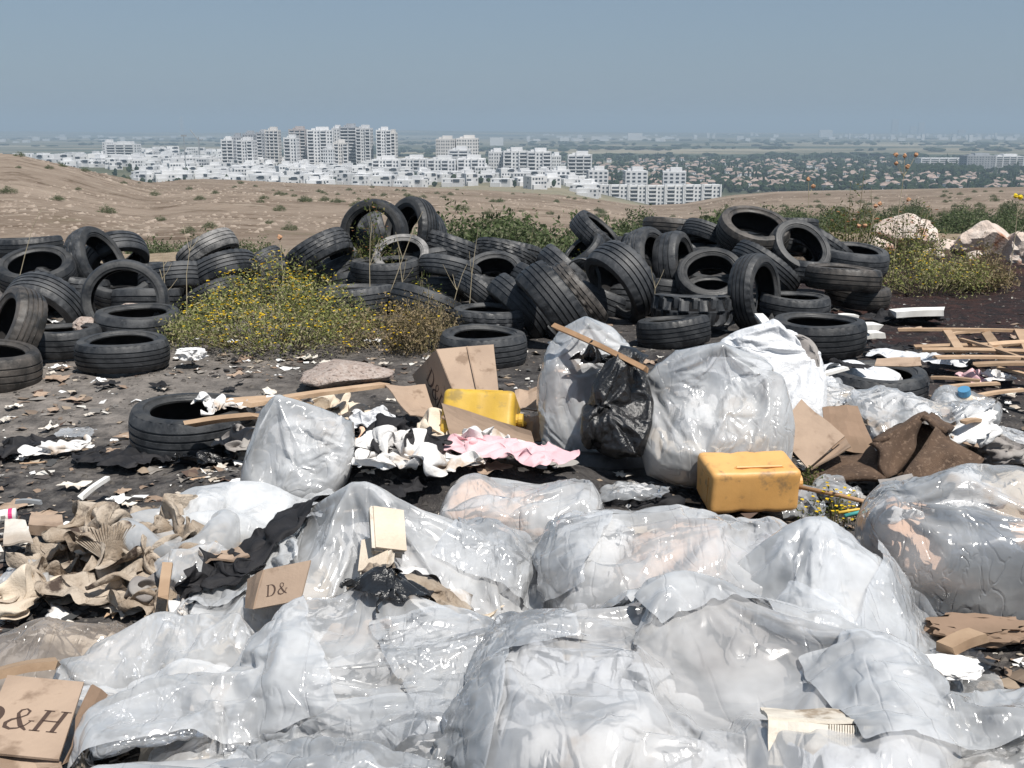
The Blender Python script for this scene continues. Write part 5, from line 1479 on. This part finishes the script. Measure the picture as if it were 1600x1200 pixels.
panel_thing('cardboard_sheet', [(1296, 700, 4.95), (1372, 712, 4.9), (1340, 634, 5.15), (1284, 640, 5.15)], 'card_dark', 'shaded upright cardboard between the square sheet and the carpet', 'cardboard', seed=6, bulge=.03)  # its shade is put into the colour, darker than the square sheet
panel_thing('cardboard_sheet', [(1490, 690, 5.0), (1530, 700, 4.95), (1502, 640, 5.2), (1468, 640, 5.2)], 'card', 'torn pale cardboard behind the brown carpet', 'cardboard', seed=8)
panel_thing('cardboard_sheet', [(805, 640, 5.3), (850, 640, 5.25), (845, 608, 5.45), (805, 612, 5.45)], 'card', 'torn cardboard standing between the yellow can and the tall bag', 'cardboard', seed=9, bulge=.03)
panel_thing('cardboard_sheet', [(806, 690, 5.0), (846, 690, 5.0), (842, 648, 5.15), (812, 650, 5.15)], 'card_in', 'bent cardboard beside the blue plastic scrap', 'cardboard', seed=10, bulge=.03)
panel_thing('cardboard_strip', [(1366, 572, 6.15), (1440, 572, 6.15), (1438, 558, 6.2), (1370, 560, 6.2)], 'card', 'narrow brown cardboard strip lying over the half covered tyre', 'cardboard', seed=11)
panel_thing('cardboard_sheet', [(1395, 795, 4.1), (1440, 775, 4.2), (1425, 742, 4.5), (1372, 752, 4.45)], 'grey_cloth', 'flat grey board on the ground before the brown carpet', 'board', seed=12, bulge=.01)
panel_thing('cardboard_sheet', [(500, 1005, 2.65), (560, 1010, 2.6), (590, 985, 2.7), (520, 975, 2.75)], 'card', 'brown cardboard edge showing between the creased bag and the gap', 'cardboard', seed=13)
panel_thing('cardboard_sheet', [(320, 885, 3.28), (390, 868, 3.3), (372, 856, 3.4), (318, 866, 3.4)], 'card', 'bent brown cardboard lying on the black cloth end', 'cardboard', seed=14, bulge=.03)
panel_thing('cardboard_sheet', [(45, 826, 3.9), (100, 830, 3.85), (98, 812, 4.0), (50, 808, 4.05)], 'card', 'small brown carton piece behind the white printed can', 'cardboard', seed=15, t=.04)
panel_thing('green_board', [(5, 850, 3.65), (52, 848, 3.65), (40, 815, 3.9), (8, 812, 3.95)], 'leaf_far' if False else 'paper', 'pale greenish card under the brown carton piece', 'cardboard', seed=16)

# carpet folded into a ridge
b0 = D(1390, 740, 4.75); b0.z = 0
root = empty('carpet', b0, 'brown carpet folded up into a ridge beside the square cardboard', 'carpet')
for q, (cs, bl) in enumerate([
    ([(1248, 756, 4.66), (1384, 748, 4.58), (1372, 708, 4.86), (1268, 716, 4.90)], .02),
    ([(1384, 748, 4.58), (1408, 738, 4.70), (1440, 652, 4.80), (1364, 690, 4.72)], .045),
    ([(1364, 690, 4.72), (1440, 652, 4.80), (1452, 648, 5.10), (1372, 680, 5.10)], .03),
    ([(1440, 652, 4.78), (1478, 676, 4.72), (1492, 668, 5.05), (1452, 648, 5.10)], .02),
    ([(1406, 750, 4.52), (1520, 744, 4.52), (1536, 722, 4.62), (1462, 668, 4.74)], .035),
    ([(1400, 746, 4.86), (1500, 740, 4.86), (1480, 672, 5.0), (1436, 660, 5.0)], .03)]):
    o = new('fold', slab([D(*c) - b0 for c in cs], .022, 'fold', bl, 30 + q, 9), root, mat=M['carpet'], smooth=True)
def jerrycan(c, dims, yaw, roll, mt, label):
    root = empty('jerrycan', c, label, 'jerrycan')
    root.rotation_euler = (roll, 0, yaw)
    bm = bmesh.new(); bmesh.ops.create_cube(bm, size=1)
    for v in bm.verts: v.co = Vector((v.co.x * dims[0], v.co.y * dims[1], v.co.z * dims[2]))
    bmesh.ops.bevel(bm, geom=bm.edges[:], offset=min(dims) * .14, segments=5, profile=.55, affect='EDGES')
    bmesh.ops.subdivide_edges(bm, edges=[e for e in bm.edges if e.calc_length() > .05], cuts=8, use_grid_fill=True)
    for v in bm.verts:
        u = v.co.x / dims[0] * 2
        dent = noise.noise(v.co * 7 + Vector((dims[0] * 9, 0, 0))) * .006
        rib = .006 if .25 < abs(u) < .34 else 0
        v.co += v.co.normalized() * (dent - rib)
    me = bpy.data.meshes.new('body'); bm.to_mesh(me); bm.free()
    new('body', me, root, mat=M[mt], smooth=True); me.set_sharp_from_angle(angle=R(50))
    mb = MB(); xa = -dims[0] / 2
    mb.box((xa, 0, 0), (.007, dims[1] * .62, dims[2] * .60)); new('end_panel', mb.me('end_panel'), root, mat=M[mt])
    mb = MB(); mb.tube([(-dims[0] * .22, -dims[1] * .30, dims[2] / 2 - .004), (-dims[0] * .20, -dims[1] * .30, dims[2] / 2 + .004), (dims[0] * .30, -dims[1] * .30, dims[2] / 2 + .004), (dims[0] * .34, -dims[1] * .30, dims[2] / 2 - .004)], .006, 6); new('moulded_ridge', mb.me('moulded_ridge'), root, mat=M[mt])
    mb = MB(); mb.tube([(dims[0] / 2 - .02, -.02, 0), (dims[0] / 2 + .014, -.02, 0)], [.03, .027], 12); new('neck', mb.me('neck'), root, mat=M[mt])
    mb = MB(); mb.tube([(dims[0] / 2 + .012, -.02, 0), (dims[0] / 2 + .032, -.02, 0)], [.032, .030], 16); new('cap', mb.me('cap'), root, mat=M[mt])
    mb = MB(); x = dims[0] / 2
    mb.tube([(x - .02, dims[1] * .38, 0), (x + .03, dims[1] * .34, 0), (x + .032, dims[1] * .12, 0), (x - .01, dims[1] * .1, 0)], .013, 8); new('handle', mb.me('handle'), root, mat=M[mt])
    return root
jerrycan(D(1168, 752, 4.34), (.375, .23, .185), .10, .12, 'orange_can', 'orange plastic canister on its side before the cream clothes bag')
jerrycan(D(752, 656, 5.08), (.345, .27, .23), -.14, R(-32), 'yellow_can', 'yellow plastic canister lying behind the cardboard flap')

def plank(name, a, b, w, t, mt, label, cat='plank', group=None, twist=0.0):
    a, b = D(*a), D(*b); d = b - a; L = d.length; u = d.normalized(); side = u.cross(Vector((0, 0, 1))).normalized(); up = side.cross(u)
    rt = Matrix((u, side, up)).transposed() @ Matrix.Rotation(twist, 3, 'X')
    rr = random.Random(int(a.x * 1000 + b.y * 300))
    n_ = 9; V = []; F = []
    for i in range(n_):
        x = (i / (n_ - 1) - .5) * L
        for (y_, z_) in ((-1, -1), (1, -1), (1, 1), (-1, 1)):
            j = .06 if i in (0, n_ - 1) else .03
            V.append(rt @ Vector((x + (rr.uniform(-.5, .5) * w * .5 if i in (0, n_ - 1) else 0), y_ * w / 2 * (1 + rr.uniform(-j, j)), z_ * t / 2 + .004 * math.sin(i * .5))))
    for i in range(n_ - 1):
        for k in range(4):
            k2 = (k + 1) % 4; F.append((i * 4 + k, i * 4 + k2, (i + 1) * 4 + k2, (i + 1) * 4 + k))
    F += [(3, 2, 1, 0), tuple((n_ - 1) * 4 + k for k in range(4))]
    o = new(name, mesh(name, V, F), loc=(a + b) / 2, mat=M[mt])
    return tag(o, label, cat, group) if label else o
plank('plank', (866, 509, 4.95), (1012, 577, 4.62), .045, .022, 'wood_brown', 'brown plank resting across the tall bag and black liner', twist=.5)
plank('plank', (300, 662, 5.0), (402, 648, 5.0), .10, .02, 'wood', 'broken pale board resting on the tyre rim', twist=.4)
plank('plank', (385, 632, 5.2), (602, 600, 6.0), .07, .02, 'wood', 'long pale board running from the tyre to the box flap')
plank('plank', (355, 628, 5.4), (470, 622, 5.45), .09, .018, 'wood', 'short pale board under the long one beside the tyre')
plank('plank', (0, 1052, 2.62), (90, 1034, 2.68), .075, .022, 'wood', 'short orange brown board in the lower left beside the carton', twist=.3)
plank('plank', (255, 935, 2.98), (262, 880, 3.16), .03, .012, 'wood', 'small upright splinter of wood in the soiled cloth')
plank('plank', (572, 985, 2.70), (605, 968, 2.74), .05, .02, 'wood_brown', 'orange wood chip in the gap under the peaked film')
plank('plank', (1255, 596, 5.9), (1322, 574, 6.2), .04, .018, 'wood_white', 'pale stick leaning towards the half covered tyre')
plank('plank', (1186, 492, 6.0), (1202, 512, 5.8), .05, .012, 'wood_white', 'end of a pale board sticking up behind the white woven sack')
plank('white_board', (1395, 490, 9.0), (1476, 486, 9.0), .16, .05, 'wood_white', 'long white board lying on the burnt ground')
plank('white_board', (1345, 512, 8.3), (1372, 510, 8.3), .14, .05, 'wood_white', 'upper of two short white blocks beside the black rags')
plank('white_board', (1352, 524, 8.0), (1376, 522, 8.0), .12, .04, 'wood_white', 'lower of two short white blocks near the flat tyre')
plank('white_board', (1310, 494, 8.9), (1338, 494, 8.9), .08, .03, 'wood_white', 'thin white strip behind the flat tyre beside the sack')
plank('white_batten', (126, 778, 4.35), (168, 746, 4.6), .022, .018, 'wood_white', 'white batten lying alone on the dark littered ground', 'batten')
plank('grey_batten', (25, 784, 4.35), (65, 784, 4.35), .02, .015, 'steel', 'short grey rod on the dark ground beside the white can', 'batten')
plank('plank', (1530, 992, 2.85), (1478, 1012, 2.8), .05, .03, 'wood', 'broken wood piece below the clear clothes bag')
plank('plank', (1560, 848, 3.6), (1600, 880, 3.4), .03, .02, 'wood', 'thin wood strip at the picture edge in the clear bag') if False else None

# broken pallet
b0 = D(1510, 560, 6.9); b0.z = 0
root = empty('broken_pallet', b0, 'broken wooden pallet of loose slats on the burnt ground', 'pallet')
for (a, b, w, t) in [((1402, 526, 7.75), (1640, 528, 7.6), .06, .025), ((1428, 551, 7.05), (1640, 549, 7.05), .07, .02), ((1440, 560, 6.8), (1640, 562, 6.7), .06, .02), ((1478, 528, 7.7), (1500, 562, 6.8), .07, .03), ((1538, 528, 7.7), (1562, 564, 6.75), .08, .03), ((1500, 540, 7.3), (1620, 580, 6.3), .05, .02), ((1460, 574, 6.5), (1640, 572, 6.5), .07, .02), ((1520, 585, 6.25), (1640, 580, 6.3), .08, .02), ((1545, 550, 7.0), (1640, 545, 7.1), .05, .02), ((1590, 528, 7.7), (1612, 575, 6.5), .07, .03)]:
    a = (a[0], a[1] + rnd.uniform(-3, 3), a[2] + rnd.uniform(-.1, .1)); o = plank('slat', a, b, w * rnd.uniform(.45, .9), t * .8, 'wood', None, twist=rnd.uniform(-.4, .4))
    o.location = o.location - b0 + Vector((0, 0, .05)); o.parent = root
for q, (a, b) in enumerate([((1470, 606, 5.95), (1560, 598, 6.1)), ((1530, 618, 5.8), (1600, 608, 5.95)), ((1455, 590, 6.2), (1530, 594, 6.1)), ((1560, 575, 6.4), (1640, 596, 6.1)), ((1480, 522, 7.9), (1540, 517, 8.0)), ((1505, 660, 5.0), (1528, 655, 5.05))]):
    plank('splinter', a, b, .035, .015, 'wood', 'loose pale splinter of pallet wood on the littered ground', 'splinter', 'splinters round the broken pallet')

def tube_thing(name, pts, r, mt, label, cat):
    P = [D(*p) for p in pts]; base = P[0].copy()
    mb = MB(); mb.tube([p - base for p in P], r, 8)
    return tag(new(name, mb.me(name), loc=base, mat=M[mt], smooth=True), label, cat)
tube_thing('orange_rod', [(1245, 760, 4.28), (1320, 776, 4.2), (1398, 796, 4.08)], .009, 'wood_brown', 'thin orange brown rod running from the orange canister', 'rod')
tube_thing('teal_cord', [(1320, 806, 4.0), (1345, 800, 4.02), (1372, 803, 4.0), (1398, 798, 4.02), (1375, 812, 3.95), (1345, 813, 3.95)], .008, 'teal', 'teal cord tangled beside the orange rod', 'cord')
tube_thing('rope', [(1310, 801, 4.02), (1340, 796, 4.06), (1380, 797, 4.05)], .006, 'petal' if False else 'yellow_can', 'short yellow cord beside the teal one', 'cord')

# white torn foam sheet, printed can, bottle, blue scrap
def blob(name, px, py, y, dims, seed, mt, label, cat, z=None, jag=.25):
    p = D(px, py, y)
    if z is not None: p.z = z
    bm = bmesh.new(); bmesh.ops.create_icosphere(bm, subdivisions=4, radius=1)
    s = Vector((seed, seed * .3, seed * 2))
    for v in bm.verts:
        c = v.co.normalized(); k = 1 + jag * noise.noise(c * 2.3 + s) + jag * .6 * noise.noise(c * 6 + s)
        v.co = Vector((c.x * dims[0] * k, c.y * dims[1] * k, max(-.6, min(.6, c.z * 1.3)) * dims[2]))
    me = bpy.data.meshes.new(name); bm.to_mesh(me); bm.free()
    return tag(new(name, me, loc=p, mat=M[mt]), label, cat)
blob('foam_sheet', 1486, 1042, 2.74, (.085, .06, .022), 3, 'foam', 'torn white foam sheet on the ground below the frosted bag', 'foam')
blob('foam_scrap', 298, 553, 7.35, (.09, .05, .06), 5, 'foam', 'white wrapper scrap beside the lone flat tyre', 'scrap', jag=.5)
blob('blue_scrap', 822, 692, 4.9, (.028, .02, .03), 6, 'blue', 'small blue plastic scrap beside the pink cloth', 'scrap', jag=.4)
blob('brown_debris', 1530, 985, 2.95, (.16, .07, .04), 8, 'card_dark', 'reddish brown rotten cardboard under the clear clothes bag', 'debris', jag=.4)
root = empty('printed_can', D(8, 806, 4.05), 'white printed can with a magenta band at the picture edge', 'can')
mb = MB(); mb.tube([(-.085, 0, 0), (.04, 0, 0)], .026, 20); new('can_body', mb.me('can_body'), root, mat=M['wood_white'], smooth=True)
mb = MB(); mb.tube([(.015, 0, 0), (.030, 0, 0)], .0268, 20, cap=False); new('magenta_band', mb.me('magenta_band'), root, mat=M['magenta'])
mb = MB()
for k in range(6): mb.box((-.01 + k * .003, -.0266, .004), (.0016, .001, .012))
new('bar_mark', mb.me('bar_mark'), root, mat=M['ink'])
root.rotation_euler = (0, -.05, .25)
root = empty('bottle', D(1508, 628, 5.78), 'pale bottle with a blue cap inside the clear bag', 'bottle')
mb = MB(); mb.tube([(0, 0, -.10), (0, 0, -.09), (0, 0, .02), (0, 0, .05)], [.035, .04, .04, .03], 16); new('bottle_body', mb.me('bottle_body'), root, mat=M['cream_cloth'], smooth=True)
mb = MB(); mb.tube([(0, 0, .05), (0, 0, .085)], [.034, .032], 16); new('cap', mb.me('cap'), root, mat=M['blue'])
root.rotation_euler = (.3, -.3, 0)

def book(c, dims, rot, label, mt='book'):
    root = empty('paper_book', c, label, 'book'); root.rotation_euler = rot
    mb = MB(); rr = random.Random(int(c.x * 100))
    n_ = 11
    for k in range(n_):
        mb.box((rr.uniform(-.012, .012), rr.uniform(-.012, .012), (k - n_ / 2) * dims[2] / n_), (dims[0], dims[1], dims[2] / n_ * .8))
    new('pages', mb.me('pages'), root, mat=M[mt])['kind'] = 'stuff'
    mb = MB(); mb.box((0, 0, dims[2] * .52), (dims[0] * 1.03, dims[1] * 1.03, .006)); new('cover', mb.me('cover'), root, mat=M['cream_cloth'])
book(D(604, 830, 3.14), (.10, .13, .04), (.85, .3, .5), 'thick cream book standing in the gap of the peaked film')
book(D(588, 868, 3.10), (.09, .11, .03), (.6, -.3, -.2), 'lower cream book under the thick one in the gap')
# ribbed white carton at the bottom edge
c = D(1282, 1162, 1.98); root = empty('ribbed_carton', c, 'cream carton with a torn ribbed side at the bottom edge', 'carton')
root.rotation_euler = (-.42, 0, -.08)
place('front_panel', Vector(), slab([Vector((-.105, 0, -.045)), Vector((.01, 0, -.05)), Vector((.02, .02, .035)), Vector((-.10, .02, .04))], .008, 'front_panel', .01, 3, 6), 'book', root)
place('lid_panel', Vector(), slab([Vector((-.10, .024, .042)), Vector((.10, .024, .04)), Vector((.10, .13, .05)), Vector((-.10, .13, .05))], .008, 'lid_panel', .01, 4, 6), 'book', root)
mb = MB()
for k in range(17): mb.tube([(.018 + k * .0052, .004, -.05 + k * .0006), (.024 + k * .0052, .02, .036)], .0024, 5)
new('ribs', mb.me('ribs'), root, mat=M['book'])['kind'] = 'stuff'
place('side_panel', Vector(), slab([Vector((.016, .012, -.05)), Vector((.105, .012, -.045)), Vector((.11, .03, .036)), Vector((.02, .03, .036))], .006, 'side_panel', 0, 4, 1), 'card_in', root)
# pleated paper fan in the soiled heap
def fan_cloth():
    c = D(168, 880, 3.42); V = []; F = []; n_ = 60
    for i in range(n_ + 1):
        a = R(28 + 112 * i / n_); z = .008 if i % 2 else -.008
        for r_ in (.02, .05, .09, .13, .165 + .012 * math.sin(i * .7)):
            V.append((math.cos(a) * r_, .02 + r_ * .15 + z * r_ * 6, math.sin(a) * r_ * .82))
    for i in range(n_):
        for k in range(4): F.append((i * 5 + k, (i + 1) * 5 + k, (i + 1) * 5 + k + 1, i * 5 + k + 1))
    o = new('pleated_fabric', mesh('pleated_fabric', V, F), loc=c, mat=M['beige_cloth'])
    so = o.modifiers.new('thick', 'SOLIDIFY'); so.thickness = .003
    o.rotation_euler = (-.5, 0, .1)
    tag(o, 'pleated beige fabric opened like a fan on the soiled heap', 'fabric')
fan_cloth()

# ------------------------------------------------------------------ litter
def litter_mat():
    t = NT('mixed_litter'); geo = t.n('NewGeometry')
    cr = t.n('ValToRGB', None, Fac=geo.outputs['Random Per Island']); e = cr.color_ramp; e.interpolation = 'CONSTANT'
    cols = [(.02, .018, .018), (.07, .06, .055), (.16, .12, .09), (.27, .21, .155), (.085, .055, .042), (.42, .36, .29), (.22, .20, .18), (.58, .55, .50), (.05, .05, .05), (.72, .71, .69), (.23, .165, .12), (.14, .13, .12)]
    while len(e.elements) < len(cols): e.elements.new(.5)
    for i, c in enumerate(cols): e.elements[i].position = i / len(cols); e.elements[i].color = (*c, 1)
    b = t.n('BsdfPrincipled', None, Roughness=.85); t.set(b.inputs['Base Color'], cr.outputs[0])
    t.t.links.new(b.outputs[0], t.out.inputs[0]); return t.m
M['litter'] = litter_mat()
rs = np.random.RandomState(77)
V = []; F = []
for k in range(26000):
    y = 1.9 * (11.0 / 1.9) ** rs.rand()
    x = rs.uniform(-.50, .50) * (y + .4)
    dens = .5 + .5 * float(nz(np.array([x * 1.4]), np.array([y * 1.4]), 41)[0])
    if x < -.6 and 5.6 < y < 7.0: dens *= .45
    if x > 1.8 and y > 7.2: dens *= .35
    if y > 7.8 or y < 3: dens *= .5
    if rs.rand() > dens: continue
    z = float(gz(np.array([x]), np.array([y]))[0])
    s = .006 + .030 * rs.rand() ** 2.2 * (1.25 if 3.6 < y < 7 else 1.0)
    a = rs.uniform(0, 6.28); el = rs.uniform(.35, 1.0) if rs.rand() < .8 else .12
    ca, sa = math.cos(a), math.sin(a); n0 = len(V)
    lift = rs.uniform(.2, 1.1) * s
    for (u, v, h) in ((-1, -el, 0), (0, -el * rs.uniform(.7, 1.3), rs.uniform(0, .8)), (1, -el, rs.uniform(0, .7)), (1, el * rs.uniform(.6, 1.2), rs.uniform(0, .9)), (0, el, rs.uniform(.1, 1.0)), (-1, el * rs.uniform(.6, 1.2), rs.uniform(0, .8))):
        V.append((x + (u * ca - v * sa) * s, y + (u * sa + v * ca) * s, z + .002 + h * lift))
    F += [(n0, n0 + 1, n0 + 4, n0 + 5), (n0 + 1, n0 + 2, n0 + 3, n0 + 4)]
tag(new('ground_litter', mesh('ground_litter', V, F), mat=M['litter']), kind='stuff')
# pebbles and clods
V = []; F = []
for k in range(9000):
    y = 2.2 * (13.0 / 2.2) ** rs.rand(); x = rs.uniform(-.52, .52) * (y + .3)
    z = float(gz(np.array([x]), np.array([y]))[0]); s = .004 + .016 * rs.rand() ** 2.5; n0 = len(V)
    for (u, v, h) in ((-1, -.6, -.3), (.9, -.8, -.3), (.8, .9, -.3), (-.8, .8, -.3), (-.3, -.2, .9), (.4, .2, .8)):
        j = rs.uniform(.7, 1.3); V.append((x + u * s * j, y + v * s * j, z + h * s * rs.uniform(.6, 1)))
    F += [tuple(n0 + i for i in f) for f in ((0, 1, 5, 4), (1, 2, 5), (2, 3, 4, 5), (3, 0, 4))]
M['clod'] = pm('ash_clods', (.055, .05, .047), (.15, .135, .12), 2, .9)
tag(new('ash_clods', mesh('ash_clods', V, F), mat=M['clod']), kind='stuff')
# larger scraps, each its own thing
def scrap_mesh(seed, lx, ly, cr):
    rr = np.random.RandomState(seed); n_ = 7; V = []; F = []
    for j in range(n_):
        for i in range(n_):
            u, v = i / (n_ - 1) - .5, j / (n_ - 1) - .5
            e = 1 + .25 * math.sin(seed + 5 * u * 3 + v * 4)
            V.append((u * lx * e, v * ly * e, max(0, .5 + .5 * noise.noise(Vector((u * 3 + seed, v * 3, seed)))) * cr + rr.uniform(0, .12) * cr))
    for j in range(n_ - 1):
        for i in range(n_ - 1): F.append((j * n_ + i, j * n_ + i + 1, (j + 1) * n_ + i + 1, (j + 1) * n_ + i))
    return V, F
for kind, mt, lab, cnt, sz, cr in [('paper_scrap', 'paper', 'crumpled pale paper scrap lying on the littered ash', 80, .11, .05), ('cardboard_scrap', 'card', 'torn brown cardboard scrap lying on the littered ash', 60, .15, .03), ('cloth_scrap', 'black_cloth', 'small black scrap lying on the littered ash', 40, .12, .05), ('white_scrap', 'foam', 'bright white plastic scrap lying on the littered ash', 30, .10, .05), ('wood_chip', 'wood', 'small wood chip lying on the littered ash', 24, .14, .015)]:
    ms = []
    for q in range(5):
        V, F = scrap_mesh(q * 3 + len(kind), sz, sz * (.22 if kind == 'wood_chip' else .65), cr); m_ = mesh(kind, V, F, mats=[M[mt]]); ms.append(m_)
    for q in range(cnt):
        for _ in range(20):
            y = 3.0 * (10.0 / 3.0) ** rnd.random(); x = rnd.uniform(-.48, .48) * y
            if q % 2 and x > -.3 * y: x = -abs(x)
            if kind in ('white_scrap', 'paper_scrap') and x > 2.2 and y > 7: continue
            if y < 7.2 or abs(x) > .3: break
        o = new(kind, rnd.choice(ms), loc=(x, y, float(gz(x, y)) + .004)); o.rotation_euler[2] = rnd.uniform(0, 6.28); s_ = rnd.uniform(.5, 1.2); o.scale = (s_, s_, s_)
        tag(o, lab, 'scrap', kind.replace('_', ' ') + 's strewn over the ash')

# ------------------------------------------------------------------ haze
def haze():
    hb = MB(); hb.box((0, 16980, 24), (60000, 34160, 182))
    t = NT('haze_air')
    v = t.n('VolumePrincipled', None, Density=HAZE_D, Anisotropy=0.0)
    v.inputs['Color'].default_value = (*HAZE_C, 1)
    t.t.links.new(v.outputs[0], t.out.inputs['Volume'])
    o = new('haze', hb.me('haze'), mat=t.m)
    tag(o, kind='stuff')
haze()
